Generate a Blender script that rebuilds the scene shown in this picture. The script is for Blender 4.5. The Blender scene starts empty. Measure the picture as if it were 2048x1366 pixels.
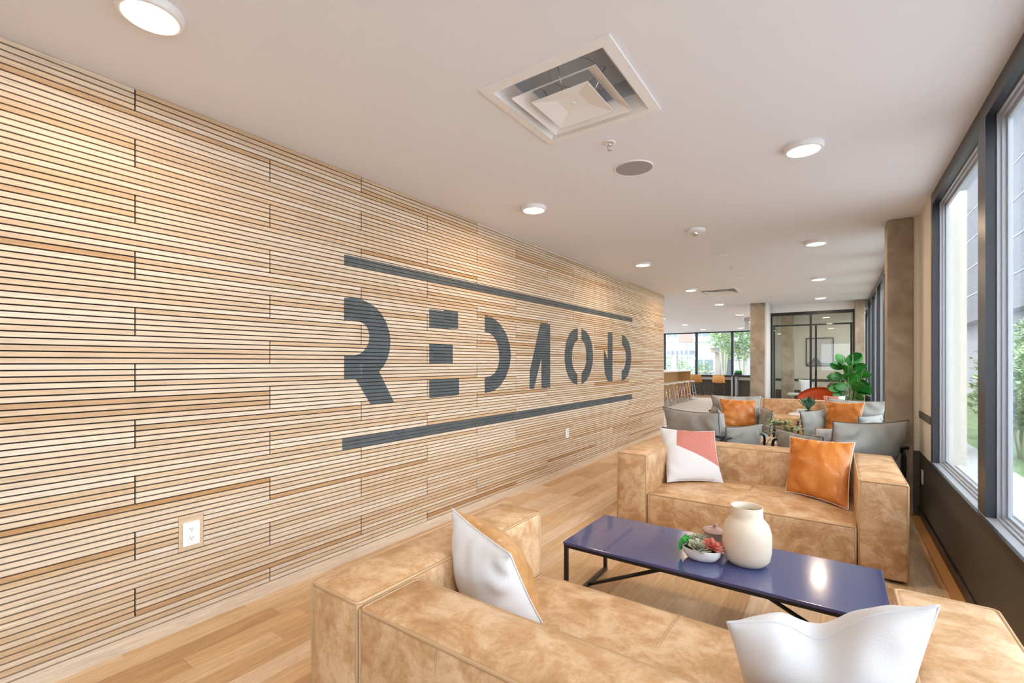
import bpy, bmesh, math, random
from mathutils import Vector, Matrix
random.seed(7)
C = bpy.context.scene.collection
scene = bpy.context.scene
PI = math.pi
# ---------------------------------------------------------------- camera, sky, exposure
FPX = 928.0; YAW = math.atan(648/928); HZ = 725.5; CAMH = 1.37
cam = bpy.data.cameras.new('camera'); camo = bpy.data.objects.new('camera', cam); C.objects.link(camo)
cam.sensor_width = 36; cam.lens = 36*FPX/2048; cam.shift_y = (HZ-683)/2048
cam.clip_start = .02; cam.clip_end = 300
camo.location = (0, 0, CAMH); camo.rotation_euler = (PI/2, 0, YAW)
scene.camera = camo
scene.view_settings.view_transform = 'Standard'; scene.view_settings.look = 'None'
scene.view_settings.gamma = 1; scene.view_settings.use_curve_mapping = False
scene.view_settings.exposure = 0.36
w = bpy.data.worlds.new('sky'); scene.world = w; w.use_nodes = True
bg = w.node_tree.nodes['Background']; bg.inputs[0].default_value = (.84, .915, 1, 1); bg.inputs[1].default_value = 5.0
sl = bpy.data.lights.new('sun', 'SUN'); sl.energy = 1.5; sl.angle = .03; sl.color = (1, .95, .9)
slo = bpy.data.objects.new('sun', sl); C.objects.link(slo); slo.rotation_euler = Vector((-.55, -.35, .85)).to_track_quat('Z', 'Y').to_euler()
LAMP_W = 8.0
# ---------------------------------------------------------------- helpers
def at(u, v, **k):
    """surface point seen at a place of the photo, measured on a known plane"""
    X = -FPX*math.sin(YAW)+(u-1024)*math.cos(YAW); Y = FPX*math.cos(YAW)+(u-1024)*math.sin(YAW); Z = HZ-v
    (n, val), = k.items()
    s = {'x': val/X, 'y': val/Y, 'z': (val-CAMH)/(Z or 1)}[n]
    return Vector((X*s, Y*s, CAMH+Z*s))

def mat(name, col, rough=.6, metal=0, noise=None, bump=0, bscale=60, coat=0, spec=.5, sheen=0):
    m = bpy.data.materials.new(name); m.use_nodes = True
    nt = m.node_tree; p = nt.nodes['Principled BSDF']
    p.inputs['Base Color'].default_value = (*col, 1); p.inputs['Roughness'].default_value = rough
    p.inputs['Metallic'].default_value = metal; p.inputs['Coat Weight'].default_value = coat
    p.inputs['Specular IOR Level'].default_value = spec
    p.inputs['Sheen Weight'].default_value = sheen
    tc = nt.nodes.new('ShaderNodeTexCoord')
    if noise:
        col2, sc, lo, hi, dist = noise
        n = nt.nodes.new('ShaderNodeTexNoise'); n.inputs['Scale'].default_value = sc; n.inputs['Detail'].default_value = 6
        n.inputs['Distortion'].default_value = dist
        nt.links.new(tc.outputs['Object'], n.inputs['Vector'])
        r = nt.nodes.new('ShaderNodeValToRGB'); r.color_ramp.elements[0].position = lo; r.color_ramp.elements[1].position = hi
        r.color_ramp.elements[0].color = (*col, 1); r.color_ramp.elements[1].color = (*col2, 1)
        nt.links.new(n.outputs['Fac'], r.inputs['Fac']); nt.links.new(r.outputs['Color'], p.inputs['Base Color'])
    if bump:
        n2 = nt.nodes.new('ShaderNodeTexNoise'); n2.inputs['Scale'].default_value = bscale; n2.inputs['Detail'].default_value = 4
        nt.links.new(tc.outputs['Object'], n2.inputs['Vector'])
        b = nt.nodes.new('ShaderNodeBump'); b.inputs['Strength'].default_value = bump; b.inputs['Distance'].default_value = .01
        nt.links.new(n2.outputs['Fac'], b.inputs['Height']); nt.links.new(b.outputs['Normal'], p.inputs['Normal'])
    return m

def wood(name, stops, stretch=(1, 1, 1), rough=.45, grain=.25, coat=0, gscale=14, spec=.5):
    """planks: tone by plank (random per island) times stretched grain"""
    m = bpy.data.materials.new(name); m.use_nodes = True
    nt = m.node_tree; p = nt.nodes['Principled BSDF']; L = nt.links.new
    p.inputs['Roughness'].default_value = rough; p.inputs['Coat Weight'].default_value = coat; p.inputs['Coat Roughness'].default_value = .15
    p.inputs['Specular IOR Level'].default_value = spec
    g = nt.nodes.new('ShaderNodeNewGeometry'); tc = nt.nodes.new('ShaderNodeTexCoord')
    r = nt.nodes.new('ShaderNodeValToRGB'); cr = r.color_ramp
    while len(cr.elements) < len(stops): cr.elements.new(.5)
    for e, (pos, c) in zip(cr.elements, stops): e.position = pos; e.color = (*c, 1)
    L(g.outputs['Random Per Island'], r.inputs['Fac'])
    mp = nt.nodes.new('ShaderNodeMapping'); mp.inputs['Scale'].default_value = stretch
    L(tc.outputs['Object'], mp.inputs['Vector'])
    add = nt.nodes.new('ShaderNodeVectorMath'); add.operation = 'ADD'
    cmb = nt.nodes.new('ShaderNodeVectorMath'); cmb.operation = 'SCALE'; cmb.inputs[0].default_value = (31, 17, 23)
    L(g.outputs['Random Per Island'], cmb.inputs['Scale'])
    L(mp.outputs['Vector'], add.inputs[0]); L(cmb.outputs['Vector'], add.inputs[1])
    n = nt.nodes.new('ShaderNodeTexNoise'); n.inputs['Scale'].default_value = gscale; n.inputs['Detail'].default_value = 8
    n.inputs['Roughness'].default_value = .65; n.inputs['Distortion'].default_value = .6
    L(add.outputs['Vector'], n.inputs['Vector'])
    mr = nt.nodes.new('ShaderNodeMapRange'); mr.inputs['From Min'].default_value = .3; mr.inputs['From Max'].default_value = .7
    mr.inputs['To Min'].default_value = 1-grain; mr.inputs['To Max'].default_value = 1+grain*.45
    L(n.outputs['Fac'], mr.inputs['Value'])
    mx = nt.nodes.new('ShaderNodeMix'); mx.data_type = 'RGBA'; mx.blend_type = 'MULTIPLY'; mx.inputs[0].default_value = 1
    L(r.outputs['Color'], mx.inputs[6]); L(mr.outputs['Result'], mx.inputs[7])
    L(mx.outputs[2], p.inputs['Base Color'])
    return m

def leather(name, dark, mid, light, sc=5, rough=.42):
    m = bpy.data.materials.new(name); m.use_nodes = True
    nt = m.node_tree; p = nt.nodes['Principled BSDF']; L = nt.links.new
    tc = nt.nodes.new('ShaderNodeTexCoord')
    n = nt.nodes.new('ShaderNodeTexNoise'); n.inputs['Scale'].default_value = sc; n.inputs['Detail'].default_value = 9
    n.inputs['Roughness'].default_value = .75; n.inputs['Distortion'].default_value = .35
    L(tc.outputs['Object'], n.inputs['Vector'])
    r = nt.nodes.new('ShaderNodeValToRGB'); cr = r.color_ramp; cr.elements.new(.5); cr.elements.new(.6)
    for e, (q, c) in zip(cr.elements, ((.30, dark), (.46, mid), (.60, light), (.8, mid))): e.position = q; e.color = (*c, 1)
    L(n.outputs['Fac'], r.inputs['Fac']); L(r.outputs['Color'], p.inputs['Base Color'])
    p.inputs['Roughness'].default_value = rough; p.inputs['Specular IOR Level'].default_value = .5
    n2 = nt.nodes.new('ShaderNodeTexNoise'); n2.inputs['Scale'].default_value = 7; n2.inputs['Detail'].default_value = 5
    L(tc.outputs['Object'], n2.inputs['Vector'])
    b = nt.nodes.new('ShaderNodeBump'); b.inputs['Strength'].default_value = .35; b.inputs['Distance'].default_value = .03
    L(n2.outputs['Fac'], b.inputs['Height']); L(b.outputs['Normal'], p.inputs['Normal'])
    return m

def emis(name, col, s):
    m = bpy.data.materials.new(name); m.use_nodes = True; nt = m.node_tree; nt.nodes.remove(nt.nodes['Principled BSDF'])
    e = nt.nodes.new('ShaderNodeEmission'); e.inputs[0].default_value = (*col, 1); e.inputs[1].default_value = s
    nt.links.new(e.outputs[0], nt.nodes['Material Output'].inputs['Surface']); return m

def glassmat(name, tint=(1, 1, 1), refl=1.0):
    m = bpy.data.materials.new(name); m.use_nodes = True; nt = m.node_tree; nt.nodes.remove(nt.nodes['Principled BSDF'])
    t = nt.nodes.new('ShaderNodeBsdfTransparent'); t.inputs[0].default_value = (*tint, 1)
    g = nt.nodes.new('ShaderNodeBsdfGlossy'); g.inputs['Roughness'].default_value = .01
    f = nt.nodes.new('ShaderNodeFresnel'); f.inputs['IOR'].default_value = 1.45
    mu = nt.nodes.new('ShaderNodeMath'); mu.operation = 'MULTIPLY'; mu.inputs[1].default_value = refl; mu.use_clamp = True
    x = nt.nodes.new('ShaderNodeMixShader')
    nt.links.new(f.outputs[0], mu.inputs[0]); nt.links.new(mu.outputs[0], x.inputs[0])
    nt.links.new(t.outputs[0], x.inputs[1]); nt.links.new(g.outputs[0], x.inputs[2])
    nt.links.new(x.outputs[0], nt.nodes['Material Output'].inputs['Surface']); return m

def obj(name, bm, m=None, parent=None, smooth=False):
    me = bpy.data.meshes.new(name); bm.normal_update(); bm.to_mesh(me); bm.free()
    ms = m if isinstance(m, (list, tuple)) else [m]
    for q in ms:
        if q: me.materials.append(q)
    if smooth:
        for p in me.polygons: p.use_smooth = True
    o = bpy.data.objects.new(name, me); C.objects.link(o)
    if parent: o.parent = parent
    return o
def tag(o, label, cat=None, group=None, kind=None):
    o['label'] = label
    if cat: o['category'] = cat
    if group: o['group'] = group
    if kind: o['kind'] = kind
    return o
def thing(name, label, cat, loc=(0, 0, 0), rz=0, group=None):
    o = bpy.data.objects.new(name, None); o.empty_display_size = .1; C.objects.link(o)
    o.location = loc; o.rotation_euler = (0, 0, rz)
    return tag(o, label, cat, group)
def struct(name, bm, m, label=None, parent=None):
    o = obj(name, bm, m, parent)
    if not parent: o['kind'] = 'structure'
    if label: o['label'] = label
    return o
def dup(root, loc, rz, label, group=None):
    r = root.copy(); C.objects.link(r); r.location = loc; r.rotation_euler = (0, 0, rz); r['label'] = label
    if group: r['group'] = group
    for ch in list(root.children):
        c = ch.copy(); C.objects.link(c); c.parent = r
        for g in ch.children:
            d = g.copy(); C.objects.link(d); d.parent = c
    return r
BM = bmesh.new
def box(bm, x0, x1, y0, y1, z0, z1, mi=0):
    vs = [bm.verts.new((x, y, z)) for z in (z0, z1) for y in (y0, y1) for x in (x0, x1)]
    for f in ((0, 2, 3, 1), (4, 5, 7, 6), (0, 1, 5, 4), (2, 6, 7, 3), (0, 4, 6, 2), (1, 3, 7, 5)):
        bm.faces.new([vs[i] for i in f]).material_index = mi
    return bm
def bx(*a, mi=0): return box(BM(), *a, mi=mi)
def bevel(bm, w_, seg=2):
    bmesh.ops.bevel(bm, geom=list(bm.edges), offset=w_, segments=seg, profile=.5, affect='EDGES'); return bm
def tube(bm, pts, r, n=8, closed=False, cap=True):
    pts = [Vector(p) for p in pts]; N = len(pts); rings = []
    prev = None
    for i, p in enumerate(pts):
        if closed: t = pts[(i+1) % N]-pts[i-1]
        else: t = pts[min(i+1, N-1)]-pts[max(i-1, 0)]
        t.normalize()
        if prev is None:
            up = Vector((0, 0, 1)) if abs(t.z) < .9 else Vector((1, 0, 0)); a = t.cross(up).normalized()
        else:
            a = (prev-t*prev.dot(t)).normalized()
        prev = a; b = t.cross(a)
        rr = r[i] if isinstance(r, (list, tuple)) else r
        rings.append([bm.verts.new(p+(a*math.cos(2*PI*k/n)+b*math.sin(2*PI*k/n))*rr) for k in range(n)])
    for i in range(N if closed else N-1):
        A = rings[i]; B = rings[(i+1) % N]
        for k in range(n):
            f = bm.faces.new((A[k], A[(k+1) % n], B[(k+1) % n], B[k])); f.smooth = True
    if cap and not closed: bm.faces.new(rings[0][::-1]); bm.faces.new(rings[-1])
    return bm
def roundpath(pts, r, n=5, closed=False):
    pts = [Vector(p) for p in pts]; out = []
    N = len(pts)
    for i, p in enumerate(pts):
        if not closed and i in (0, N-1): out.append(p); continue
        a = pts[i-1]; b = pts[(i+1) % N]
        da = (a-p); db = (b-p); ra = min(r, da.length*.45, db.length*.45)
        A = p+da.normalized()*ra; B = p+db.normalized()*ra
        for k in range(n+1):
            t = k/n; out.append(A*(1-t)**2+p*2*t*(1-t)+B*t*t)
    return out
def lathe(bm, prof, n=32, cx=0, cy=0, cz=0, sx=1, sy=1, smooth=True):
    rings = []
    for r, z in prof:
        if r < 1e-5: rings.append([bm.verts.new((cx, cy, cz+z))])
        else: rings.append([bm.verts.new((cx+r*sx*math.cos(2*PI*k/n), cy+r*sy*math.sin(2*PI*k/n), cz+z)) for k in range(n)])
    for A, B in zip(rings, rings[1:]):
        for k in range(n):
            k2 = (k+1) % n
            if len(A) == 1 and len(B) == 1: continue
            if len(A) == 1: f = bm.faces.new((A[0], B[k2], B[k]))
            elif len(B) == 1: f = bm.faces.new((A[k], A[k2], B[0]))
            else: f = bm.faces.new((A[k], A[k2], B[k2], B[k]))
            f.smooth = smooth
    return bm
def prism(bm, poly, d0, d1, axis='x', mi=0):
    """extrude a 2D polygon (a,b) along an axis between d0 and d1"""
    def P(a, b, d): return {'x': (d, a, b), 'y': (a, d, b), 'z': (a, b, d)}[axis]
    A = [bm.verts.new(P(a, b, d0)) for a, b in poly]; B = [bm.verts.new(P(a, b, d1)) for a, b in poly]
    n = len(poly)
    bm.faces.new(A).material_index = mi; bm.faces.new(B[::-1]).material_index = mi
    for i in range(n): bm.faces.new((A[i], B[i], B[(i+1) % n], A[(i+1) % n])).material_index = mi
    return bm
def puffbox(bm, x0, x1, y0, y1, z0, z1, r=.02, puff=(.01, .01, .015), wr=.0):
    """upholstered block: rounded edges, gently bulging faces"""
    lo = Vector((x0, y0, z0)); hi = Vector((x1, y1, z1)); c = (lo+hi)/2; h = (hi-lo)/2
    def ax(a):
        n = max(4, min(16, int(a*2/.07))); L_ = [-a, -a+.35*r]
        L_ += [-a+r+(2*a-2*r)*i/n for i in range(n+1)]
        return L_+[a-.35*r, a]
    AX = [ax(h[i]) for i in range(3)]
    def P(q):
        q = Vector(q); inner = Vector([max(-h[i]+r, min(h[i]-r, q[i])) for i in range(3)])
        d = q-inner; o = inner+(d.normalized()*r if d.length > 1e-6 else d)
        for i in range(3):
            if abs(abs(q[i])-h[i]) < 1e-6:
                j, k = (i+1) % 3, (i+2) % 3
                f = max(0, (1-(q[j]/h[j])**2)*(1-(q[k]/h[k])**2))**.6
                o[i] += math.copysign(puff[i]*f, q[i])
                if wr and i == 2 and q[i] > 0:
                    o[i] += wr*f*(math.sin((q.x+c.x)*31+3*math.sin((q.y+c.y)*6))+.6*math.sin((q.x-c.x)*67+q.y*21))
        return c+o
    for i in range(3):
        j, k = (i+1) % 3, (i+2) % 3
        for s in (-1, 1):
            g = []
            for a in AX[j]:
                row = []
                for b in AX[k]:
                    q = [0, 0, 0]; q[i] = s*h[i]; q[j] = a; q[k] = b; row.append(bm.verts.new(P(q)))
                g.append(row)
            for a in range(len(g)-1):
                for b in range(len(g[0])-1):
                    F = (g[a][b], g[a+1][b], g[a+1][b+1], g[a][b+1])
                    f = bm.faces.new(F if s > 0 else F[::-1]); f.smooth = True
    bmesh.ops.remove_doubles(bm, verts=bm.verts, dist=1e-5)
    return bm

# ---------------------------------------------------------------- materials
M = {}
M['ceiling'] = mat('ceiling_paint', (.78, .79, .84), .9, bump=.05, bscale=120)
M['cream'] = mat('cream_paint', (.78, .72, .62), .8)
M['white_wall'] = mat('white_paint', (.8, .8, .8), .8)
M['backing'] = mat('dark_backing', (.018, .010, .007), .9)
M['slat'] = wood('slat_wood', [(0, (.46, .25, .10)), (.09, (.60, .41, .24)), (.4, (.69, .53, .37)), (.75, (.75, .62, .48)), (1, (.63, .44, .27))], (6, 1.2, 26), .5, .28, gscale=5)
M['floor'] = wood('oak_floor', [(0, (.54, .31, .14)), (.3, (.69, .44, .22)), (.7, (.77, .53, .31)), (1, (.82, .64, .45))], (12, 1.0, 1), .3, .28, gscale=5, coat=.15)
M['paint'] = mat('sign_paint', (.060, .080, .092), .55, noise=((.085, .108, .118), 5, .4, .7, 0))
M['blackmetal'] = mat('black_metal', (.012, .013, .016), .35, spec=.5)
M['steel'] = mat('dark_window_steel', (.022, .027, .037), .35)
M['alu'] = mat('grey_aluminium', (.40, .43, .48), .35, .3)
M['char'] = mat('charcoal_wall', (.075, .068, .055), .45, bump=.05)
M['concrete'] = mat('concrete', (.26, .20, .14), .85, noise=((.44, .37, .29), 4, .35, .68, .4), bump=.25, bscale=25)
M['leather'] = leather('tan_leather', (.36, .19, .08), (.53, .305, .145), (.70, .49, .30), 7)
M['welt'] = mat('tan_welt', (.50, .32, .17), .5)
M['cognac'] = leather('cognac_leather', (.42, .12, .012), (.55, .17, .02), (.64, .24, .05), 2.2, .3)
M['tanhide'] = leather('caramel_leather', (.42, .20, .06), (.52, .27, .10), (.62, .36, .17), 3, .33)
M['linen'] = mat('white_linen', (.70, .70, .72), .9, bump=.12, bscale=220, sheen=.2)
M['canvas'] = mat('grey_canvas', (.27, .27, .245), .7, noise=((.36, .36, .34), 3, .35, .65, 0), bump=.5, bscale=9)
M['canvasd'] = mat('grey_canvas_welt', (.045, .042, .038), .7)
M['strap'] = mat('grey_webbing', (.42, .42, .42), .7)
M['navy'] = mat('blue_black_gloss', (.05, .065, .19), .13, spec=.8, coat=.6)
M['ceramic'] = mat('matte_cream_ceramic', (.74, .63, .50), .55)
M['white'] = mat('white_plastic', (.82, .82, .82), .4)
M['whiteg'] = mat('white_glaze', (.8, .78, .75), .25)
M['taupe'] = mat('taupe_glaze', (.42, .28, .25), .25, coat=.5)
M['darkslot'] = mat('dark_slot', (.02, .02, .02), .8)
M['speaker'] = mat('grey_mesh', (.36, .34, .35), .9, bump=.2, bscale=300)
M['chrome'] = mat('chrome', (.7, .7, .72), .18, 1)
M['duct'] = mat('painted_duct', (.50, .51, .53), .5)
M['glow'] = emis('lamp_diffuser_light', (1, .93, .82), 9)
M['glass'] = glassmat('window_glass', (.97, .985, .985), .5)
M['glass2'] = glassmat('partition_glass', (.93, .96, .95), .8)
M['leaf'] = mat('leaf_green', (.015, .13, .02), .3, noise=((.06, .30, .05), 5, .4, .6, 0))
M['leafd'] = mat('dark_leaf', (.012, .085, .05), .35, noise=((.03, .18, .09), 9, .4, .6, 0))
M['leaf_l'] = mat('pale_variegated_leaf', (.16, .26, .07), .5, noise=((.45, .52, .30), 20, .4, .6, 0))
M['sage'] = mat('sage_succulent', (.36, .38, .26), .5, noise=((.52, .50, .38), 30, .4, .6, 0))
M['coralp'] = mat('coral_succulent', (.72, .13, .10), .45, noise=((.80, .34, .26), 30, .4, .6, 0))
M['bead'] = mat('bright_green_succulent', (.05, .42, .07), .4)
M['soil'] = mat('soil', (.05, .035, .025), .95)
M['bark'] = mat('pale_stem', (.55, .55, .40), .7)
M['orange'] = mat('orange_shell', (.75, .12, .01), .35)
M['oakpanel'] = wood('bar_oak', [(0, (.50, .28, .10)), (1, (.68, .42, .20))], (14, 14, 1), .5, .35, gscale=4)
M['tanstool'] = mat('tan_stool_leather', (.58, .31, .10), .45)
M['paper'] = mat('picture_paper', (.62, .60, .60), .6)
M['hill'] = mat('grey_hill_print', (.22, .20, .20), .7, noise=((.45, .42, .42), 8, .4, .6, 1))
M['siding'] = mat('pale_siding', (.45, .45, .48), .8)
M['brickout'] = mat('pink_brick', (.36, .22, .18), .8)
M['stonecol'] = mat('tan_block', (.42, .36, .30), .85)
M['grass'] = mat('lawn', (.16, .25, .10), .9, noise=((.26, .34, .18), 3, .4, .6, 0))
M['gravel'] = mat('pale_gravel', (.42, .40, .40), .9, noise=((.50, .48, .47), 12, .4, .6, 0))
M['path'] = mat('pale_concrete_path', (.55, .54, .52), .85)
M['treeleaf'] = mat('tree_foliage', (.22, .34, .15), .6, noise=((.42, .54, .28), 2, .4, .6, 0))
M['winglass'] = mat('dark_outside_pane', (.16, .20, .22), .15)
M['brown'] = mat('brown_bag', (.10, .06, .03), .5)

def shingle():
    m = mat('white_split_block', (.58, .58, .62), .85); nt = m.node_tree; p = nt.nodes['Principled BSDF']
    tc = nt.nodes.new('ShaderNodeTexCoord'); mp = nt.nodes.new('ShaderNodeMapping'); mp.inputs['Scale'].default_value = (1, 1.2, 14)
    n = nt.nodes.new('ShaderNodeTexNoise'); n.inputs['Scale'].default_value = 4; n.inputs['Detail'].default_value = 5
    b = nt.nodes.new('ShaderNodeBump'); b.inputs['Strength'].default_value = 1; b.inputs['Distance'].default_value = .08
    r = nt.nodes.new('ShaderNodeValToRGB'); r.color_ramp.elements[0].color = (.26, .27, .31, 1); r.color_ramp.elements[1].color = (.46, .46, .50, 1)
    r.color_ramp.elements[0].position = .35; r.color_ramp.elements[1].position = .65
    nt.links.new(tc.outputs['Object'], mp.inputs[0]); nt.links.new(mp.outputs[0], n.inputs['Vector'])
    nt.links.new(n.outputs['Fac'], b.inputs['Height']); nt.links.new(b.outputs[0], p.inputs['Normal'])
    nt.links.new(n.outputs['Fac'], r.inputs['Fac']); nt.links.new(r.outputs[0], p.inputs['Base Color'])
    return m
M['shingle'] = shingle()

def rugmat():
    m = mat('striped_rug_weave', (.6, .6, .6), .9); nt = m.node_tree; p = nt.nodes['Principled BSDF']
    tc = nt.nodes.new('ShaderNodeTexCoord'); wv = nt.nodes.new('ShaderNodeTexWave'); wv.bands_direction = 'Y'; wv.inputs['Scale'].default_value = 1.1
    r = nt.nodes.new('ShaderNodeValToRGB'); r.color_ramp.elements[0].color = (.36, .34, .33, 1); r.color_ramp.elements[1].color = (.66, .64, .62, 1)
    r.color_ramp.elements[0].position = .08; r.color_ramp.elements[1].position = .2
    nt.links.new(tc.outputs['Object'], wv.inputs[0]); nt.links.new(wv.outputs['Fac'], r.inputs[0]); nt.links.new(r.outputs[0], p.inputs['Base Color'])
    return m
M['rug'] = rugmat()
M['edge'] = mat('orange_oak_edge', (.62, .30, .10), .4)
M['siding2'] = mat('courtyard_siding', (.36, .36, .40), .8)

def coralpillow(flip=False):
    m = mat('coral_and_white_cloth', (.8, .79, .79), .9, bump=.12, bscale=220); nt = m.node_tree; p = nt.nodes['Principled BSDF']; L = nt.links.new
    uv = nt.nodes.new('ShaderNodeUVMap'); s = nt.nodes.new('ShaderNodeSeparateXYZ'); L(uv.outputs[0], s.inputs[0])
    def mth(op, a, b):
        n = nt.nodes.new('ShaderNodeMath'); n.operation = op
        for i, q in enumerate((a, b)):
            if isinstance(q, (int, float)): n.inputs[i].default_value = q
            else: L(q, n.inputs[i])
        return n.outputs[0]
    X = mth('SUBTRACT', 1, s.outputs[0]) if flip else s.outputs[0]
    VT = mth('SUBTRACT', 1, s.outputs[1])
    left = mth('ADD', .31, mth('MULTIPLY', VT, -.2))
    c1 = mth('GREATER_THAN', X, left)
    c2 = mth('LESS_THAN', VT, mth('ADD', .27, mth('MULTIPLY', X, .46)))
    fac = mth('MULTIPLY', c1, c2)
    mx = nt.nodes.new('ShaderNodeMix'); mx.data_type = 'RGBA'; mx.inputs[6].default_value = (.70, .70, .72, 1); mx.inputs[7].default_value = (.56, .21, .17, 1)
    L(fac, mx.inputs[0]); L(mx.outputs[2], p.inputs['Base Color'])
    return m
M['coral'] = coralpillow(); M['coralflip'] = coralpillow(True)

# ---------------------------------------------------------------- room shell
H = 2.682; XL = -2.75; XR = .615; XR2 = .55; YE = 9.085
YB = -3.2
# floor boards laid along the corridor
bm = BM(); pw = .115; x = -8.0
box(bm, -8, XR, YB, 21, -.06, -.004)
while x < XR-.001:
    y = YB-random.random()*1.2; x1 = min(x+pw, XR)
    while y < 21:
        l = random.choice((.55, .8, 1.1, 1.5, .35)); y0 = max(y, YB); y1 = min(y+l, 21)
        if y1 > y0+.01:
            vs = [bm.verts.new(q) for q in ((x+.0006, y0+.0006, 0), (x1-.0006, y0+.0006, 0), (x1-.0006, y1-.0006, 0), (x+.0006, y1-.0006, 0))]
            bm.faces.new(vs)
        y += l
    x += pw
struct('floor', bm, M['floor'])
# ceiling with openings for the two air diffusers
V1 = (-1.40, -.745, 1.735, 2.40); V2 = (-2.06, -1.42, 8.78, 9.42)
IN = .045
def holes(): return [(a+IN, b-IN, c+IN, d-IN) for a, b, c, d in (V1, V2)]
bm = BM(); xs = sorted({-8, XR, *[q for h_ in holes() for q in h_[:2]]}); ys = sorted({YB, 21.0, *[q for h_ in holes() for q in h_[2:]]})
for a, b in zip(xs, xs[1:]):
    for c, d in zip(ys, ys[1:]):
        if any(h_[0] <= a+1e-6 and b <= h_[1]+1e-6 and h_[2] <= c+1e-6 and d <= h_[3]+1e-6 for h_ in holes()): continue
        box(bm, a, b, c, d, H, H+.03)
struct('ceiling', bm, M['ceiling'])

# slatted wood wall
PITCH = .0269; TH = .014; GAP = .0064
BLK = (.967, 1.076, .412, .566)
def seams(row):
    g = 0 if row < 4 else 1+(row-4)//5
    base = .788 if g % 2 == 0 else 1.433
    return [base+1.29*n for n in range(-4, 9)]
rows = []
bm = BM()
nrow = int((H-.05)/PITCH)
for r_ in range(nrow):
    zt = H-.002-r_*PITCH; zb = zt-PITCH+GAP; rows.append((zb, zt, r_))
    ys = [YB]+[s for s in seams(r_) if YB < s < YE-.05]+[YE]
    segs = []
    for a, b in zip(ys, ys[1:]): segs.append((a+(.0035 if a > YB else 0), b-(.0035 if b < YE else 0)))
    if zt > BLK[2] and zb < BLK[3]:
        o2 = []
        for a, b in segs:
            if a < BLK[0] and b > BLK[1]: o2 += [(a, BLK[0]-.001), (BLK[1]+.005, b)]
            else: o2.append((a, b))
        segs = o2
    for a, b in segs: box(bm, XL-TH, XL, a, b, zb, zt)
zlast = rows[-1][0]
box(bm, XL-TH, XL, YB, YE, 0, zlast-.006)
wl = struct('wall_left', bx(XL-.15, XL-TH, YB, YE, 0, H), M['backing'])
obj('slat_cladding', bm, M['slat'], wl)
obj('end_trim', bx(XL-.15, XL-.0, YE, YE+.02, 0, H), M['slat'], wl)

# painted stencil sign, one thin coat per slat face
def crop(pl): return [(650+a/2.968, 480+b/2.968) for a, b in pl]
SHAPES = [
 ('painted_bar', [[(113,78),(1825,465),(1825,488),(113,148)]]),
 ('painted_bar', [[(102,1185),(1823,915),(1823,942),(102,1250)]]),
 ('painted_letter', [[(113,342),(170,343),(210,350),(255,370),(300,400),(335,440),(362,487),(380,540),(388,600),(385,650),(374,695),(350,745),(320,780),(408,960),(268,972),(182,826),(113,824),(113,685),(190,684),(220,668),(245,640),(260,605),(263,565),(253,525),(237,502),(212,488),(170,478),(113,474)]]),
 ('painted_letter', [[(618,408),(789,430),(789,528),(618,522)],[(618,616),(758,622),(758,728),(618,728)],[(618,828),(795,822),(795,922),(618,940)]]),
 ('painted_letter', [[(948,450),(985,458),(1010,472),(1040,500),(1075,555),(1096,620),(1104,685),(1094,755),(1072,815),(1040,865),(1005,893),(975,904),(948,908),(948,812),(982,808),(1005,793),(1024,760),(1034,715),(1033,660),(1020,605),(1000,572),(975,552),(948,546)]]),
 ('painted_letter', [[(1278,494),(1336,498),(1336,878),(1284,878),(1284,700),(1240,884),(1215,884),(1215,780)]]),
 ('painted_letter', [[(1500,525),(1475,530),(1452,555),(1432,600),(1423,660),(1422,715),(1431,775),(1447,818),(1470,848),(1498,862),(1498,798),(1480,775),(1467,735),(1465,690),(1470,645),(1482,610),(1500,592)],[(1522,525),(1548,540),(1570,572),(1585,620),(1591,675),(1588,735),(1575,790),(1552,835),(1522,858),(1522,790),(1540,765),(1550,725),(1551,680),(1546,635),(1538,610),(1522,592)]]),
 ('painted_letter', [[(1678,546),(1706,548),(1706,842),(1678,840),(1660,790),(1655,720),(1655,645),(1678,712)]]),
 ('painted_letter', [[(1762,560),(1785,575),(1803,605),(1814,650),(1818,700),(1812,760),(1797,805),(1780,828),(1760,838),(1760,778),(1774,765),(1784,730),(1787,695),(1782,655),(1774,635),(1762,622)]]),
]
sign = thing('wall_sign', 'dark grey stencil lettering between two long bars painted across the slatted wood wall', 'sign', (XL, 4.5, 0))
def xsect(polys, z):
    xs = []
    for pl in polys:
        n = len(pl)
        for i in range(n):
            (a, za), (b, zb) = pl[i], pl[(i+1) % n]
            if (za > z) != (zb > z): xs.append(a+(z-za)/(zb-za)*(b-a))
    xs.sort(); return [(xs[i], xs[i+1]) for i in range(0, len(xs)-1, 2)]
LAB = ['upper bar', 'lower bar', 'letter R', 'letter E', 'first letter D', 'letter M', 'letter O', 'letter N', 'last letter D']
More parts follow.
